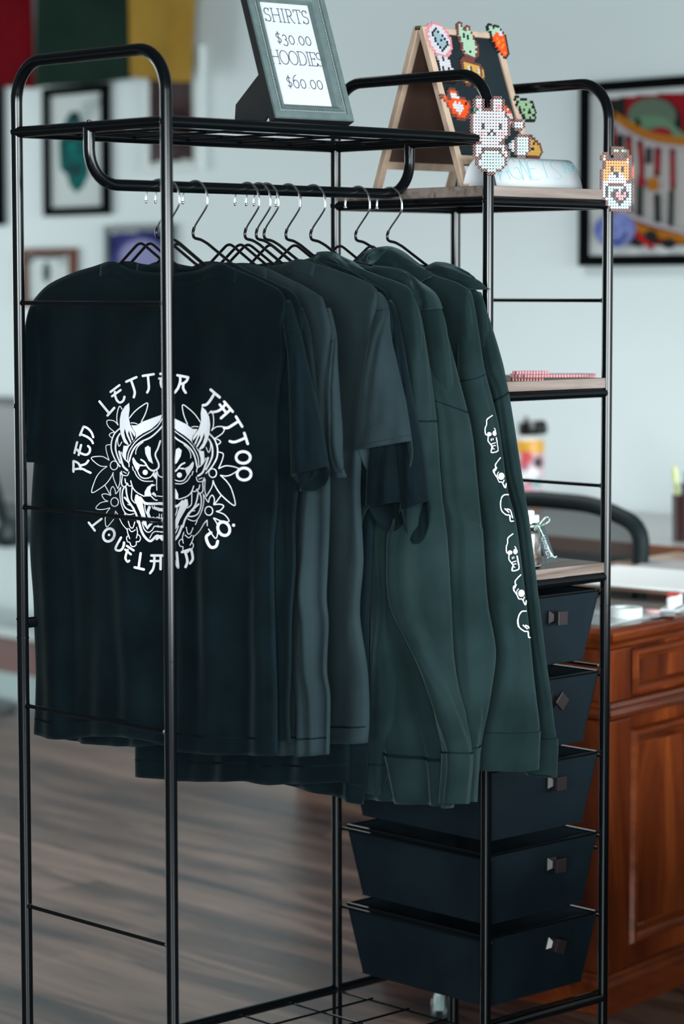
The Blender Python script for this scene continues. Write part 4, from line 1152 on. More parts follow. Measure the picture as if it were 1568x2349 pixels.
# arched card: its profile rises from the front edge, over, and down at the back
pf = [(0.0, 0.0), (0.006, 0.018), (0.014, 0.036), (0.026, 0.051), (0.040, 0.0575), (0.056, 0.056), (0.074, 0.044), (0.087, 0.024), (0.094, 0.0)]
pf = catmull(pf, 30)
a = atz(1064, 441, 1.5325); 
vs = []; fs = []
ax = Vector((1, 0.0, 0)); org = Vector((0.742, 0.045, 1.5325)); LEN = 0.213
for i, (y, z) in enumerate(pf):
    for s_ in (0, 1): vs.append(org + ax*(LEN*s_) + Vector((0, y*0.83, z*0.88)))
for i in range(len(pf)-1): fs.append((2*i, 2*i+1, 2*i+3, 2*i+2))
mb = MB(); mb.add(vs, fs)
bvp = BVHTree.FromPolygons([tuple(v) for v in vs], fs)
sign = shift(mb, org).build('price_sign', PAPER, smooth=True, solid=0.0006); sign.location = org
tag(sign, 'bent white paper sign lettered in thin blue pen on the top wooden shelf', 'sign')
pr = Print(lambda u, v: on_cloth(bvp, u, v, 0.0006))
def B6(*P): return [(1060+x/7.84, 200+y/7.84) for x, y in P]
def B3(*P): return [(960+x/3.136, 40+y/3.136) for x, y in P]
wpen = 1.25
for P in (B6((560,1690),(600,1400),(640,1580),(655,1540),(690,1700)), B6((665,1665),(740,1400),(860,1665)), B6((670,1525),(830,1525)),
          B6((935,1355),(880,1290),(830,1320),(810,1420),(850,1540),(930,1630),(1010,1660),(1050,1620)), B6((920,1465),(990,1455),(1040,1560),(1095,1675)),
          B6((1100,1675),(1015,1310)), B6((1015,1310),(1235,1680)), B6((1235,1680),(1110,1300)), B6((1290,1330),(1165,1340),(1200,1500),(1240,1620),(1290,1670),(1385,1650)), B6((1205,1475),(1310,1465)),
          B6((1350,1330),(1530,1320)), B6((1425,1320),(1530,1640)),
          B3((1008,1036),(965,1030),(948,1065),(985,1105),(1025,1140),(1010,1165),(978,1162)),
          B3((1060,1048),(1036,1046),(1032,1068),(1058,1088),(1054,1112),(1034,1112)), B3((1044,1032),(1054,1124)), B3((1073,1035),(1088,1115))):
    pr.stroke(P, wpen, smooth=len(P) > 3)
pr.ring(B3((1106,1088))[0], 6.2, 9.5, wpen, ang=-0.12)
shift(pr.mb, org).build('pen_lettering', mat('blue_pen', (0.10, 0.42, 0.46), 0.6), sign)

# ---------------------------------------------------------------- jar with tag on the lower shelf
zj = ZS[2]+0.0256
jc = Vector((0.803, 0.036, zj))
jar = thing('jar', 'small glass jar with white lid, twine bow and grey tag on the lower shelf', 'jar', jc)
GLASS = mat('clear_glass', (0.85, 0.92, 0.92), 0.05, trans=1.0)
mb = MB(); mb.lathe([(0.0001,0.0),(0.026,0.0),(0.0285,0.004),(0.029,0.012),(0.029,0.058),(0.026,0.068),(0.0225,0.073),(0.0225,0.078),(0.0212,0.078),(0.0212,0.073),(0.0248,0.067),(0.0275,0.057),(0.0275,0.012),(0.026,0.004),(0.0001,0.003)], seg=36)
mb.build('glass_body', GLASS, jar, smooth='auto')
mb = MB(); prof = [(0.0001,0.0045)]+[(0.0262-0.001*((i*7) % 3), 0.006+0.052*i/10) for i in range(11)]+[(0.015,0.064),(0.0001,0.066)]
mb.lathe(prof, seg=30)
mb.v = [tuple(Vector(p)+noise.noise_vector(Vector(p)*130)*0.0016) for p in mb.v]
mb.build('contents', mat('brown_white_filling', (0.42, 0.36, 0.33), 0.8, var=(55, (0.10, 0.035, 0.02), 3), bump=(180, 0.8)), jar, smooth=True)
mb = MB(); mb.lathe([(0.0001,0.0975),(0.014,0.0975),(0.0165,0.095),(0.0165,0.090),(0.0235,0.0895),(0.0248,0.087),(0.0242,0.0855),(0.0248,0.084),(0.0242,0.082),(0.0248,0.0802),(0.0248,0.0775),(0.0225,0.0770)], seg=36)
mb.build('lid', mat('white_lid', (0.62, 0.66, 0.66), 0.4), jar, smooth='auto')
TW_ = mat('white_green_twine', (0.60, 0.68, 0.62), 0.8, var=(160, (0.06, 0.16, 0.12), 1))
mb = MB()
for zz in (0.0705, 0.0725): mb.tube([(0.0242*math.cos(2*PI*k/28), 0.0242*math.sin(2*PI*k/28), zz) for k in range(28)], 0.0009, 6, closed=True)
kx = Vector((0.010, -0.0222, 0.071))
d1_ = Vector((0.92, -0.38, 0))
def loopy(sgn, up): return catmull([tuple(kx), tuple(kx+d1_*0.006*sgn+Vector((0,0,0.006*up))), tuple(kx+d1_*0.014*sgn+Vector((0,-0.001,0.012*up))), tuple(kx+d1_*0.019*sgn+Vector((0,-0.002,0.008*up))), tuple(kx+d1_*0.012*sgn+Vector((0,-0.002,0.003*up))), tuple(kx)], 20)
mb.tube(loopy(1, 1.25), 0.0015, 6); mb.tube(loopy(-0.5, -0.6), 0.0013, 6)
mb.sphere(kx, 0.0032, 8)
tailp = catmull([tuple(kx), tuple(kx+d1_*0.006+Vector((0,-0.002,-0.014))), tuple(kx+d1_*0.014+Vector((0,-0.003,-0.034))), tuple(kx+d1_*0.024+Vector((0,-0.004,-0.052))), tuple(kx+d1_*0.031+Vector((0,-0.004,-0.052)))], 24)
mb.tube(tailp, 0.0014, 6)
mb.build('twine', TW_, jar, smooth=True)
mb = MB()
TM = Matrix.Translation(kx+Vector((0.0, -0.0025, 0.0))) @ Matrix.Rotation(math.atan2(d1_.y, d1_.x), 4, 'Z') @ Matrix.Rotation(math.radians(-24), 4, 'Y') @ Matrix.Rotation(math.radians(10), 4, 'X')
mb.box((-0.0085, -0.0004, -0.070), (0.0085, 0.0004, -0.004), M=TM)
tg = mb.build('paper_tag', mat('slate_card', (0.045, 0.06, 0.068), 0.9, spec=0.05), jar)
mb = MB()
text_strokes(mb, 'MANIFEST', lambda x, y: TM @ Vector((y-0.0042, -0.0008, -0.040-x)), 0.0075, 0.0009)
mb.build('tag_text', mat('tag_ink', (0.62, 0.66, 0.68), 0.6), tg)
# ---------------------------------------------------------------- cherry wood desk
D1 = Vector((0.988, 0.156, 0)).normalized(); DA = math.atan2(D1.y, D1.x)
CH = wood('cherry_wood', (0.032, 0.0050, 0.0016), (0.105, 0.019, 0.0042), (0.215, 0.046, 0.009), 2, scale=7, stretch=0.25, rough=0.32, spec=0.3, coat=0.12)
CHX = wood('cherry_wood_long', (0.040, 0.0065, 0.0020), (0.12, 0.023, 0.0050), (0.21, 0.046, 0.010), 0, scale=9, stretch=0.15, rough=0.22, spec=0.35, coat=0.25)
dc = (1.249, 0.229, 0)
desk = thing('desk', 'reddish cherry wood desk with moulded panels and glass covered top, behind the drawers', 'desk', dc, (0, 0, DA))
DW, DL = 0.42, 0.53
mb = MB(); mb.box((0.012, 0.012, 0.05), (DW-0.012, DL-0.012, 0.700)); mb.build('body', CH, desk)
def molding(z, prof, name, m=CHX):
    """prof: (outset, dz) swept round the front and left sides"""
    mb = MB(); V = []; n = len(prof)
    for (o_, dz) in prof:
        V += [(DW, -o_, z+dz), (-o_, -o_, z+dz), (-o_, DL, z+dz)]
    F = [(a*3+k, a*3+k+1, a*3+k+4, a*3+k+3) for a in range(n-1) for k in range(2)]
    mb.add(V, F); return mb.build(name, m, desk, smooth='auto')
molding(0, [(-0.012,0.0),(0.004,0.0),(0.004,0.048),(0.010,0.050),(0.012,0.058),(0.007,0.063),(0.004,0.066),(0.006,0.070),(0.001,0.076),(-0.012,0.078)], 'base_moulding')
molding(0, [(-0.012,0.558),(0.0,0.560),(0.008,0.566),(0.010,0.572),(0.006,0.577),(0.003,0.580),(0.006,0.585),(0.004,0.590),(-0.002,0.594),(-0.012,0.595)], 'belt_moulding')
molding(0, [(-0.012,0.690),(-0.004,0.694),(0.0,0.703),(0.010,0.708),(0.016,0.714),(0.017,0.724),(0.012,0.731),(0.002,0.734),(-0.010,0.735)], 'top_moulding')
def box(x0, y0, z0, x1, y1, z1, name, m, parent=desk, bevel=0.002):
    mb = MB(); mb.box((x0, y0, z0), (x1, y1, z1)); return mb.build(name, m, parent, bevel=bevel)
# stiles and rails of the end that faces the camera
for z0, z1 in ((0.078, 0.558), (0.595, 0.692)):
    box(-0.001, -0.001, z0, 0.075, 0.02, z1, 'stile', CH); box(-0.001, 0.02, z0, 0.02, DL, z1, 'side_panel', CH, bevel=0.001)
def raised(x0, x1, z0, z1, name):
    mb = MB()
    P = [(0, 0.001), (0.004, -0.008), (0.010, -0.010), (0.015, -0.006), (0.020, 0.004), (0.027, 0.006), (0.030, 0.002), (0.034, 0.004), (0.0345, 0.006)]
    M_ = Matrix.Translation((x0, 0, z0)); frame_ring(mb, [(i, -d) for i, d in P], x1-x0, z1-z0, M_)
    fr_ = mb.build(name, CHX, desk, smooth='auto')
    mb = MB(); mb.box((x0+0.034, 0.004, z0+0.034), (x1-0.034, 0.014, z1-0.034)); mb.build('field', CH, fr_)
raised(0.078, DW-0.04, 0.120, 0.535, 'lower_panel')
mb = MB(); frame_ring(mb, [(0, 0.0), (0.003, 0.008), (0.008, 0.009), (0.012, 0.004), (0.016, -0.002), (0.019, 0.003), (0.021, 0.0)], DW-0.12, 0.084, Matrix.Translation((0.080, 0, 0.602)))
up = mb.build('upper_panel', CHX, desk, smooth='auto')
mb = MB(); mb.box((0.10, 0.002, 0.618), (DW-0.05, 0.012, 0.668)); mb.build('field', CH, up)
# top with an inset glass sheet
TOPG = mat('grey_glass_top', (0.27, 0.30, 0.305), 0.18, spec=0.6, coat=0.5)
box(0.0, 0.0, 0.705, DW, DL, 0.7345, 'desk_top', CHX, bevel=0.002)
box(0.020, 0.018, 0.7345, DW-0.02, DL-0.01, 0.7385, 'glass_sheet', TOPG, bevel=0.001)

# second table surface further back with paper on it
tb = thing('side_table', 'brown edged table behind the desk with a big sheet of white paper', 'table', (1.664, 0.295, 0), (0, 0, DA))
tb.location = Vector(dc) + D1*0.425 + Vector((-D1.y, D1.x, 0))*(-0.10)
LB = wood('light_brown_edge', (0.20, 0.12, 0.08), (0.30, 0.19, 0.13), (0.42, 0.29, 0.21), 1, scale=20, stretch=0.1, rough=0.4)

box(0.0, 0.0, 0.748, 0.62, 0.57, 0.764, 'table_top', LB, tb, 0.002)
for x, y in ((0.04, 0.04), (0.55, 0.04), (0.04, 0.50), (0.55, 0.50)):
    box(x, y, 0.0, x+0.045, y+0.045, 0.748, 'leg', LB, tb, 0.002)
def onz_box(name, label, cat, u, v, z, sx, sy, sz, rot, m, bevel=0.001, group=None, wave=0):
    c = atz(u, v, z); mb = MB(); mb.box((-sx/2, -sy/2, 0), (sx/2, sy/2, sz)); o = mb.build(name, m, None, bevel=bevel)
    o.location = c; o.rotation_euler = (0, 0, rot); tag(o, label, cat, group); return o
onz_box('paper_stack', 'large white paper sheets lying on the table behind the desk', 'paper', 1490, 1330, 0.7645, 0.30, 0.36, 0.006, 0.12, mat('bright_paper', (0.86, 0.88, 0.87), 0.8, spec=0.1))
onz_box('paper_sheet', 'loose grey printed sheet at the back of the paper table', 'paper', 1545, 1300, 0.7645, 0.2, 0.16, 0.002, 0.5, mat('grey_print_paper', (0.38, 0.37, 0.38), 0.7))
zd = 0.7388
mb = MB(); prof = [(0.020, 0.0), (0.034, 0.0), (0.034, 0.018), (0.020, 0.018), (0.020, 0.0)]
mb.lathe(prof, seg=40); o = mb.build('tape_roll', mat('white_tape', (0.62, 0.66, 0.66), 0.5), smooth='auto'); o.location = atz(1432, 1414, zd)
tag(o, 'white tape roll lying on the glass desk top', 'tape')
mb = MB(); mb.lathe([(0.0001, 0), (0.017, 0), (0.017, 0.003), (0.0001, 0.003)], seg=30); o = mb.build('round_sticker', mat('pink_sticker', (0.62, 0.36, 0.36), 0.6), smooth='auto')
o.location = atz(1496, 1402, zd); tag(o, 'round pink sticker lying on the desk beside the tape roll', 'sticker')
onz_box('business_card', 'small printed card on the desk front edge', 'card', 1530, 1409, zd, 0.05, 0.03, 0.0008, 0.7, mat('grey_card', (0.30, 0.33, 0.34), 0.6), group='cards on the desk')
onz_box('business_card', 'small white card nearest the tape roll on the desk', 'card', 1505, 1412, zd, 0.04, 0.022, 0.0008, 0.3, PAPER, group='cards on the desk')
rk = thing('bottle_rack', 'white rack of small bottles with red strip at the right edge of the desk', 'rack', atz(1545, 1398, zd), (0, 0, DA+0.3))
mb = MB(); mb.box((-0.040, -0.018, 0), (0.050, 0.018, 0.006)); mb.build('base', PAPER, rk, bevel=0.001)
for i in range(5):
    mb = MB(); mb.lathe([(0.0001,0.006),(0.0072,0.006),(0.0072,0.024),(0.005,0.028),(0.0001,0.028)], (-0.032+0.018*i, 0, 0), 14); mb.build('bottle', mat('white_plastic', (0.62, 0.66, 0.66), 0.35), rk, smooth='auto')
mb = MB(); mb.box((-0.022, -0.010, 0.0285), (0.012, 0.010, 0.034)); mb.build('cap_strip', mat('red_plastic', (0.40, 0.02, 0.02), 0.4), rk, bevel=0.001)

# ---------------------------------------------------------------- mesh-back office chair
ch = thing('office_chair', 'black mesh back office chair behind the desk', 'chair', (1.93, 0.98, 0), (0, 0, 0.10))
CHB = mat('black_chair_plastic', (0.004, 0.010, 0.012), 0.6, spec=0.2)
outl = bend([(0, -0.185, 0.45), (0, -0.215, 0.60), (0, -0.235, 0.845), (0, -0.10, 0.885), (0, 0.10, 0.890), (0, 0.235, 0.852), (0, 0.215, 0.60), (0, 0.185, 0.45)], 0.05)
outl = [Vector((0.02*math.cos(p.y*6), p.y, p.z)) for p in outl]
mb = MB(); mb.tube(outl, 0.019, 12, closed=True); mb.build('back_frame', CHB, ch, smooth=True)
meshm = mat('chair_mesh', (0.030, 0.045, 0.048), 0.8); meshm.node_tree.nodes['Principled BSDF'].inputs['Alpha'].default_value = 0.68
mb = MB(); cc = Vector((0.012, 0, 0.66)); n = len(outl); mb.add([cc]+outl, [(0, 1+k, 1+(k+1) % n) for k in range(n)]); mb.build('back_mesh', meshm, ch)
mb = MB(); mb.box((-0.27, -0.24, 0.43), (0.20, 0.24, 0.50)); mb.build('seat', CHB, ch, bevel=0.03)
mb = MB(); mb.tube([(-0.03, 0, 0.43), (-0.03, 0, 0.10)], 0.026, 14); mb.build('gas_lift', CHB, ch, smooth='auto')
for k in range(5):
    a = 2*PI*k/5+0.3; mb = MB(); mb.tube([(-0.03, 0, 0.12), (-0.03+0.28*math.cos(a), 0.28*math.sin(a), 0.07)], [0.022, 0.014], 8); sp = mb.build('spoke', CHB, ch, smooth='auto')
    mb = MB(); mb.sphere((-0.03+0.28*math.cos(a), 0.28*math.sin(a), 0.028), 0.028, 12, sc=(1, 0.7, 1)); mb.build('caster', RUBBER, sp, smooth=True)

# ---------------------------------------------------------------- long desk along the far wall with tumbler and pen cup
fd = thing('wall_desk', 'dark reddish brown desk with grey top standing along the far wall', 'desk', (2.31, 0.2, 0))
DRK = mat('dark_red_brown', (0.045, 0.012, 0.009), 0.4)
box(0.0, -1.6, 0.735, 0.675, 2.1, 0.762, 'desk_top', mat('grey_laminate', (0.30, 0.31, 0.31), 0.35, spec=0.5), fd)
box(-0.012, -1.6, 0.728, 0.0, 2.1, 0.7635, 'edge_band', mat('brown_edge', (0.19, 0.070, 0.035), 0.35), fd)
for y in (-1.58, 0.1, 2.05): box(0.03, y, 0.0, 0.66, y+0.04, 0.735, 'side_panel', DRK, fd)
box(0.02, -1.5, 0.12, 0.04, 2.05, 0.735, 'modesty_panel', DRK, fd)
tm = thing('tumbler', 'tall steel tumbler with stickers, orange band and black lid on the far desk', 'bottle', atz(1213, 1168, 0.7625))
STK = mat('sticker_wrap', (0.62, 0.60, 0.64), 0.5, var=(26, (0.45, 0.10, 0.14), 1))
mb = MB(); mb.lathe([(0.0001,0.0),(0.034,0.0),(0.036,0.004),(0.038,0.05),(0.040,0.165)], seg=30); mb.build('body', STK, tm, smooth='auto')
for a, z, r_, c in ((-2.6, 0.145, 0.016, (0.55, 0.06, 0.07)), (-2.2, 0.10, 0.018, (0.70, 0.66, 0.72)), (-2.5, 0.055, 0.017, (0.60, 0.30, 0.36)), (-1.9, 0.075, 0.014, (0.10, 0.35, 0.33)), (-2.9, 0.09, 0.018, (0.75, 0.76, 0.78)), (-1.75, 0.13, 0.015, (0.02, 0.02, 0.03)), (-1.9, 0.015, 0.014, (0.55, 0.18, 0.02))):
    mb = MB(); P_ = []
    for k in range(14):
        q = 2*PI*k/14; aa_ = a+r_*math.cos(q)/0.04; P_.append((0.0410*math.cos(aa_), 0.0410*math.sin(aa_), z+r_*math.sin(q)))
    mb.add([(0.0412*math.cos(a), 0.0412*math.sin(a), z)]+P_, [(0, 1+k, 1+(k+1) % 14) for k in range(14)])
    mb.build('sticker', mat('sticker_%d' % int(z*1000), c, 0.5), tm, smooth=True)
mb = MB(); mb.lathe([(0.0402,0.155),(0.0405,0.185),(0.036,0.19)], seg=30); mb.build('band', mat('orange_band', (0.60, 0.30, 0.03), 0.4), tm, smooth='auto')
mb = MB(); mb.lathe([(0.036,0.19),(0.022,0.203),(0.022,0.212),(0.0001,0.213)], seg=30); mb.build('neck', mat('white_neck', (0.6, 0.62, 0.6), 0.4), tm, smooth='auto')
mb = MB(); mb.lathe([(0.0001,0.240),(0.030,0.238),(0.032,0.215),(0.027,0.203),(0.0001,0.205)], (0.0, 0.0, 0), 24)
mb.tube(bend([(0, 0.0, 0.232), (0.0, -0.052, 0.238), (0.0, -0.058, 0.214), (0, -0.02, 0.212)], 0.008), 0.008, 8)
mb.tube([(0, 0.012, 0.235), (0, 0.012, 0.252)], 0.006, 8)
mb.build('lid', RUBBER, tm, smooth='auto')
pc = thing('pen_cup', 'dark pen cup holding markers at the right edge of the far desk', 'cup', atz(1578, 1240, 0.7625))
mb = MB(); mb.lathe([(0.0001,0.0),(0.038,0.0),(0.040,0.11),(0.037,0.11),(0.035,0.004),(0.0001,0.004)], seg=28); mb.build('cup', mat('oxblood_cup', (0.035, 0.012, 0.013), 0.4), pc, smooth='auto')
for i, (dx, dy, h, c) in enumerate(((-0.012, 0.020, 0.175, (0.55, 0.60, 0.25)), (0.0, 0.004, 0.165, (0.02, 0.12, 0.16)), (0.012, -0.014, 0.150, (0.015, 0.05, 0.05)), (-0.018, -0.004, 0.140, (0.02, 0.02, 0.025)), (0.02, 0.012, 0.16, (0.03, 0.20, 0.20)))):
    mb = MB(); mb.tube([(dx*0.6, dy*0.6, 0.006), (dx*1.5, dy*1.5, h)], 0.007, 10); pn = mb.build('pen', mat('pen_%d' % i, c, 0.4), None, smooth='auto')
    pn.location = pc.location; tag(pn, ['pale yellow-green marker', 'dark teal marker standing tallest but one', 'shortest dark green marker', 'black marker', 'bright teal marker'][i]+' in the dark pen cup', 'pen', 'markers in the pen cup')

# ---------------------------------------------------------------- far left corner: chair arm and low storage
lc = thing('lounge_chair', 'dark padded chair with curved arm at the far left, seen behind the rack post', 'chair', (2.55, 3.95, 0))
mb = MB(); mb.box((-0.18, -0.28, 0.555), (0.30, 0.42, 0.65)); mb.build('seat', mat('dark_vinyl', (0.012, 0.022, 0.026), 0.35), lc, bevel=0.035)
mb = MB(); mb.tube(catmull([(-0.15, 0.34, 0.60), (-0.16, 0.20, 0.86), (-0.16, 0.0, 0.885), (-0.16, -0.16, 0.83), (-0.15, -0.25, 0.62)], 24), 0.016, 10); mb.build('armrest', CHB, lc, smooth=True)
mb = MB(); mb.box((0.22, -0.24, 0.62), (0.30, 0.40, 1.0)); mb.build('backrest', mat('dark_vinyl', (0, 0, 0)), lc, bevel=0.03)
mb = MB(); mb.tube([(-0.06, 0.05, 0.56), (-0.06, 0.05, 0.05)], 0.03, 14); mb.lathe([(0.0001, 0.05), (0.13, 0.02), (0.13, 0.0), (0.0001, 0.0)], (-0.06, 0.05, 0), 30); mb.build('pedestal', mat('dull_steel', (0.20, 0.24, 0.24), 0.5, metal=0.6), lc, smooth='auto')
sb = thing('storage_bench', 'low bench with pale top and reddish brown body by the far left wall', 'bench', (2.75, 4.0, 0))
box(-0.115, -0.75, 0.22, 0.20, 0.9, 0.25, 'bench_top', mat('pale_top', (0.55, 0.62, 0.62), 0.5), sb)
box(-0.10, -0.72, 0.10, 0.18, 0.88, 0.22, 'body', mat('reddish_body', (0.16, 0.085, 0.075), 0.6), sb)
box(-0.11, -0.70, 0.0, 0.18, 0.86, 0.10, 'plinth', mat('teal_white_plinth', (0.36, 0.46, 0.46), 0.5), sb)
# caster wheel standing on the floor beyond the drawers
cw = thing('caster_wheel', 'small pale grey caster wheel on the floor seen below the drawers', 'wheel', atz(1008, 2345, 0))
cw.scale = (1.25, 1.25, 1.25)
mb = MB()
for y0, y1 in ((-0.013, -0.003), (0.003, 0.013)):
    mb.lathe([(0.0001, y0), (0.016, y0), (0.0185, y0+0.002), (0.0185, y1-0.002), (0.016, y1), (0.0001, y1)], seg=24)
R_ = Matrix.Translation((0, 0, 0.0186)) @ Matrix.Rotation(PI/2, 4, 'X') @ Matrix.Rotation(0, 4, 'Y')
RZ = Matrix.Rotation(0.75, 4, 'Z')
mb.v = [tuple(RZ @ (R_ @ Vector(p))) for p in mb.v]; mb.build('wheel', mat('dark_wheel', (0.02, 0.035, 0.036), 0.5), cw, smooth='auto')
mb = MB(); mb.tube([tuple(RZ @ Vector(p)) for p in arc((0, 0, 0.0186), 0.2, PI-0.2, 0.0215, (1,0,0), (0,0,1), 10)], 0.009, 8); mb.tube([tuple(RZ @ Vector((0, 0, 0.03))), tuple(RZ @ Vector((0, 0, 0.05)))], 0.005, 8)
mb.build('hood', mat('pale_grey_plastic', (0.24, 0.33, 0.33), 0.45), cw, smooth='auto')

# ---------------------------------------------------------------- pictures on the far wall
def wall_frame(label, u0, v0, u1, v1, bw, fm, art, mats_bg, name='wall_picture', group=None, depth=0.024, mw=0.0):
    a = atx(u0, v0, XW); b_ = atx(u1, v1, XW)
    yl, yr = a.y, b_.y; zt_, zb_ = a.z, b_.z
    zt_ = (atx(u0, v0, XW).z+atx(u1, v0, XW).z)/2 if False else a.z
    loc = (XW, (yl+yr)/2, zb_)
    t = thing(name, label, 'picture', loc, group=group)
    Wd, Ht = yl-yr, zt_-zb_
    # local: x towards the camera's left is +y; build facing -x
    mb = MB()
    F = lambda y, z, d: (-d, y-(yl+yr)/2, z-zb_)
    V = []
    for ins, d in ((0, 0.001), (0, depth), (bw, depth), (bw, 0.008)):
        V += [F(yl-ins, zb_+ins, d), F(yr+ins, zb_+ins, d), F(yr+ins, zt_-ins, d), F(yl-ins, zt_-ins, d)]
    mb.add(V, [(q*4+k, q*4+(k+1) % 4, q*4+4+(k+1) % 4, q*4+4+k) for q in range(3) for k in range(4)])
    mb.build('frame', fm, t)
    mb = MB(); mb.add([F(yl-bw, zb_+bw, 0.009), F(yr+bw, zb_+bw, 0.009), F(yr+bw, zt_-bw, 0.009), F(yl-bw, zt_-bw, 0.009)], [(0,1,2,3)])
    bg = mb.build('picture_sheet', mats_bg, t)
    yi0, yi1, zi0, zi1 = yr+bw, yl-bw, zb_+bw, zt_-bw
    for k, (kind, m_, data) in enumerate(art):
        pr = Print(lambda u, v, k=k: (lambda p: Vector((XW-0.0095-0.0006*(k+1), min(max(p.y, yi0), yi1), min(max(p.z, zi0), zi1))))(atx(u, v, XW)))
        if kind == 'fill': pr.fill(data, dy=4)
        elif kind == 'dot': pr.dot(*data, n=24)
        else: pr.stroke(data[1], data[0], step=6)
        if pr.mb.v: shift(pr.mb, loc).build('artwork_shape', m_, bg)
    return t
BF = mat('black_picture_frame', (0.0015, 0.002, 0.0025), 0.8, spec=0.03)
MATB = mat('white_mat_board', (0.50, 0.55, 0.54), 0.8, spec=0.1)
c_ = lambda n, c: mat('art_'+n, c, 0.8, spec=0.1)
TEAL = mat('art_teal', (0.0, 0.15, 0.135), 0.8, spec=0.1, var=(22, (0.002, 0.03, 0.035), 3))
wall_frame('black framed picture of a teal figure on white, under the green flag', 108, 204, 257, 492, 0.028, BF, [
    ('fill', TEAL, [(140,325),(158,270),(182,255),(200,290),(205,340),(210,400),(195,430),(180,443),(165,425),(158,400),(143,388)]),
    ('dot', c_('dark_teal', (0.01, 0.03, 0.035)), ((181,395), 7, 16)), ('dot', c_('dark_teal', (0.01, 0.03, 0.035)), ((176,268), 14, 12)),
    ('fill', c_('soft_grey', (0.36, 0.42, 0.42)), [(190,270),(195,235),(230,222),(235,240),(215,262),(200,290)])], MATB)
wall_frame('dark framed picture cut by the left edge, beside the teal figure picture', -90, 195, 14, 517, 0.028, BF, [
    ('dot', c_('pale_grey', (0.35, 0.42, 0.42)), ((-10,310), 18, 30)), ('dot', c_('pale_grey', (0.35, 0.42, 0.42)), ((-5,490), 14, 14))], mat('art_dark_ground', (0.02, 0.035, 0.04), 0.6))
wall_frame('white framed print with a dark reddish picture, partly behind the yellow flag', 338, 118, 472, 392, 0.022, mat('white_picture_frame', (0.50, 0.55, 0.55), 0.5), [
    ('fill', mat('art_umber', (0.022, 0.008, 0.008), 0.8, spec=0.1, var=(8, (0.075, 0.055, 0.058))), [(340,150),(443,134),(448,366),(346,373)])], MATB)
wall_frame('dark framed picture of a blue and violet glow, low behind the hangers', 250, 518, 404, 700, 0.020, mat('dark_green_frame', (0.02, 0.045, 0.05), 0.5), [
    ('fill', mat('art_blue_violet', (0.008, 0.012, 0.11), 0.7, spec=0.1, var=(6.0, (0.10, 0.10, 0.28))), [(258,537),(398,526),(400,690),(258,696)]),
    ('dot', mat('art_lilac', (0.22, 0.22, 0.40), 0.7, spec=0.1), ((330,590), 50, 42))], MATB)
wall_frame('brown wooden framed black and white picture at the lower left', 60, 571, 180, 705, 0.022, mat('brown_picture_frame', (0.11, 0.038, 0.020), 0.6, spec=0.1), [
    ('dot', c_('charcoal', (0.06, 0.08, 0.08)), ((112,625), 9, 24)), ('stroke', c_('charcoal', (0.06, 0.08, 0.08)), (8, [(70,600),(90,588),(120,590),(155,585)])),
    ('dot', c_('soft_grey', (0.3, 0.3, 0.3)), ((148,600), 10, 8))], mat('art_paper', (0.50, 0.56, 0.55), 0.7))
def A4(*P): return [(1330+x/4.794, 150+y/4.794) for x, y in P]
RED = c_('red', (0.19, 0.004, 0.008)); DK = c_('near_black', (0.010, 0.013, 0.013)); ORG = c_('ochre', (0.30, 0.105, 0.010)); BON = c_('bone', (0.34, 0.33, 0.32)); GRN = c_('grey_green', (0.085, 0.115, 0.085)); LGR = c_('light_green', (0.09, 0.18, 0.11)); GRY = c_('mauve_grey', (0.30, 0.28, 0.30)); BLU = mat('art_blue', (0.04, 0.07, 0.30), 0.7, var=(30, (0.16, 0.20, 0.45)))
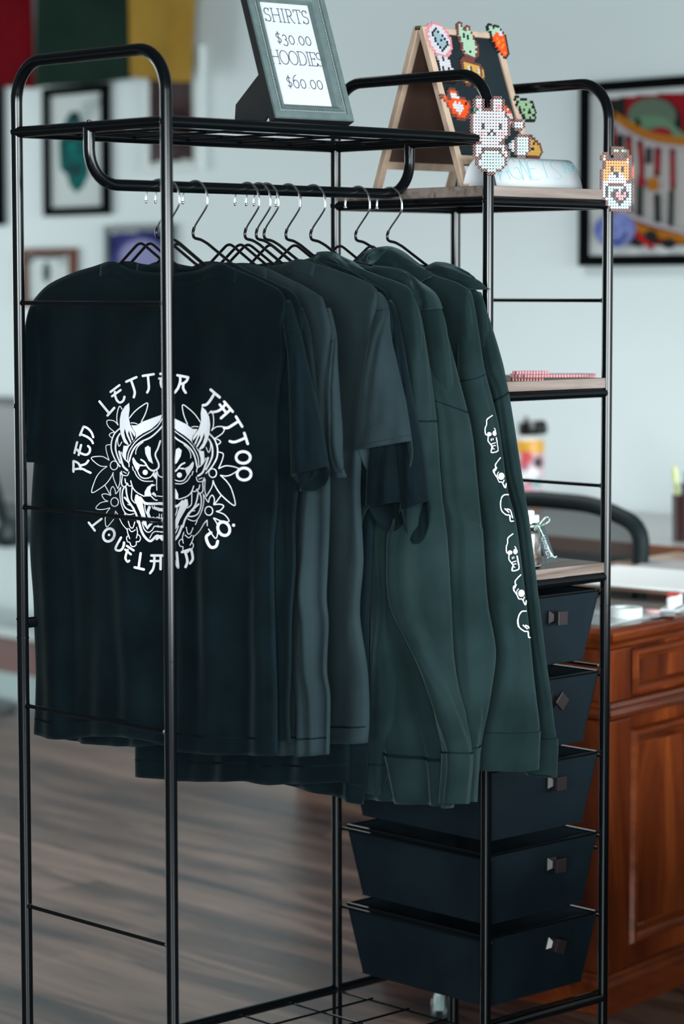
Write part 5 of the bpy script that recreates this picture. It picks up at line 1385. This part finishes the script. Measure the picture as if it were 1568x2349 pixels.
wall_frame('large black framed colourful artwork of bands, teeth and a blue flower at the right', 1341, 192, 1720, 607, 0.028, BF, [
    ('fill', RED, A4((340,370),(700,330),(1141,300),(1800,270),(1800,1960),(1141,1970),(690,1980),(340,1990))),
    ('fill', DK, A4((345,380),(530,360),(520,620),(380,540))),
    ('dot', DK, (A4((840,640))[0], 64, 60)),
    ('dot', GRN, (A4((820,560))[0], 56, 42)),
    ('stroke', LGR, (26, A4((640,640),(820,620),(960,650),(1080,760),(1200,850)))),
    ('dot', c_('oxblood', (0.20, 0.01, 0.02)), (A4((920,760))[0], 26, 17)),
    ('fill', BON, A4((380,640),(700,800),(1140,920),(1500,960),(1500,1700),(1140,1830),(760,1700),(500,1560),(390,1500))),
    ('stroke', ORG, (19, A4((380,540),(560,650),(760,760),(960,810),(1300,860)))), ('stroke', GRY, (14, A4((380,620),(560,750),(760,850),(1000,900),(1300,930)))),
    ('stroke', RED, (15, A4((400,700),(405,880)))), ('stroke', RED, (14, A4((575,800),(580,1060)))), ('stroke', RED, (13, A4((700,850),(720,1150),(700,1260)))), ('stroke', RED, (14, A4((900,930),(890,1200)))), ('stroke', RED, (12, A4((1060,940),(1065,1350)))),
    ('stroke', DK, (15, A4((490,790),(490,900)))), ('stroke', DK, (13, A4((805,930),(800,1060)))), ('stroke', DK, (13, A4((560,1290),(560,1480),(590,1580)))), ('stroke', DK, (14, A4((710,1290),(705,1660)))), ('stroke', DK, (14, A4((900,1440),(905,1720)))), ('stroke', DK, (12, A4((1060,1400),(1050,1760)))),
    ('dot', ORG, (A4((860,1310))[0], 14, 16)), ('dot', c_('oxblood', (0.20, 0.01, 0.02)), (A4((735,1280))[0], 10, 12)),
    ('stroke', ORG, (20, A4((370,1600),(560,1700),(720,1800),(900,1850),(1141,1900),(1400,1950)))), ('stroke', GRY, (10, A4((400,1520),(560,1620),(760,1710),(1000,1780),(1300,1860)))),
    ('dot', BLU, (A4((450,1810))[0], 48, 40)),
    ('stroke', c_('pale_blue', (0.20, 0.24, 0.46)), (5, A4((330,1760),(400,1700),(480,1740),(520,1820),(460,1880),(400,1850),(420,1790)))), ('stroke', c_('pale_blue', (0.20, 0.24, 0.46)), (4, A4((560,1740),(620,1800),(600,1900),(520,1960)))), ('stroke', c_('deep_blue', (0.012, 0.02, 0.12)), (5, A4((360,1900),(440,1950),(540,1930),(570,1850)))),
    ('dot', DK, (A4((710,1940))[0], 18, 12)), ('dot', DK, (A4((850,1880))[0], 15, 14)), ('stroke', c_('bright_red', (0.38, 0.01, 0.015)), (10, A4((690,1850),(860,2010)))), ('dot', DK, (A4((1050,1960))[0], 16, 12))],
    mat('art_white_mat', (0.50, 0.53, 0.53), 0.7))

# ---------------------------------------------------------------- cloth flags on a cord in front of the pictures
XF = 2.90
cord0, cord1 = atx(-60, -70, XF), atx(520, -95, XF)
cd_pts = [cord0.lerp(cord1, k/12) + Vector((0, 0, -0.02*math.sin(PI*k/12))) for k in range(13)]
cd_pts = [Vector((XF-0.002, 5.0, cord0.z+0.03))] + cd_pts + [Vector((XF-0.002, 2.9, cord1.z+0.06))]
mb = MB(); mb.tube(cd_pts, 0.002, 6); o = shift(mb, cd_pts[0]).build('flag_cord', THREAD, smooth=True); o.location = cd_pts[0]
tag(o, 'thin dark cord above the picture, carrying the coloured cloth flags', 'cord')
for i, (lab, u0, u1, b0, b1, tl, tr, c, c2_) in enumerate((('red', -90, 78, 196, 200, -90, 70, (0.095, 0.0, 0.003), (0.12, 0.001, 0.005)), ('dark green', 90, 296, 204, 178, 86, 294, (0.006, 0.018, 0.012), (0.010, 0.024, 0.017)), ('yellow', 300, 437, 178, 190, 292, 452, (0.31, 0.19, 0.035), (0.25, 0.145, 0.025)))):
    tL, tR = atx(tl, -72 if i < 2 else -80, XF), atx(tr, -82, XF); bL, bR = atx(u0, b0, XF), atx(u1, b1, XF)
    vs = []; fs = []; N_ = 24; M_ = 14
    for j in range(M_+1):
        for k in range(N_+1):
            s_, t_ = k/N_, j/M_
            p = tL*(1-s_)*(1-t_)+tR*s_*(1-t_)+bL*(1-s_)*t_+bR*s_*t_
            p = p + Vector((-0.012*math.sin(s_*9+i)*t_-0.01*t_*math.sin(s_*4+2*i), 0, 0.004*math.sin(s_*5+i)*t_)); vs.append(p)
    for j in range(M_):
        for k in range(N_): a0 = j*(N_+1)+k; fs.append((a0, a0+N_+1, a0+N_+2, a0+1))
    mb = MB(); mb.add(vs, fs); lo_ = tL
    o = shift(mb, lo_).build('cloth_flag', mat('flag_'+lab.replace(' ', '_'), c, 0.9, spec=0.05, var=(5, c2_)), smooth=True, solid=0.001); o.location = lo_
    tag(o, lab+' cloth flag hanging from the cord '+['at the far left', 'above the teal figure picture', 'over the white framed print'][i], 'flag', 'prayer flags on the cord')
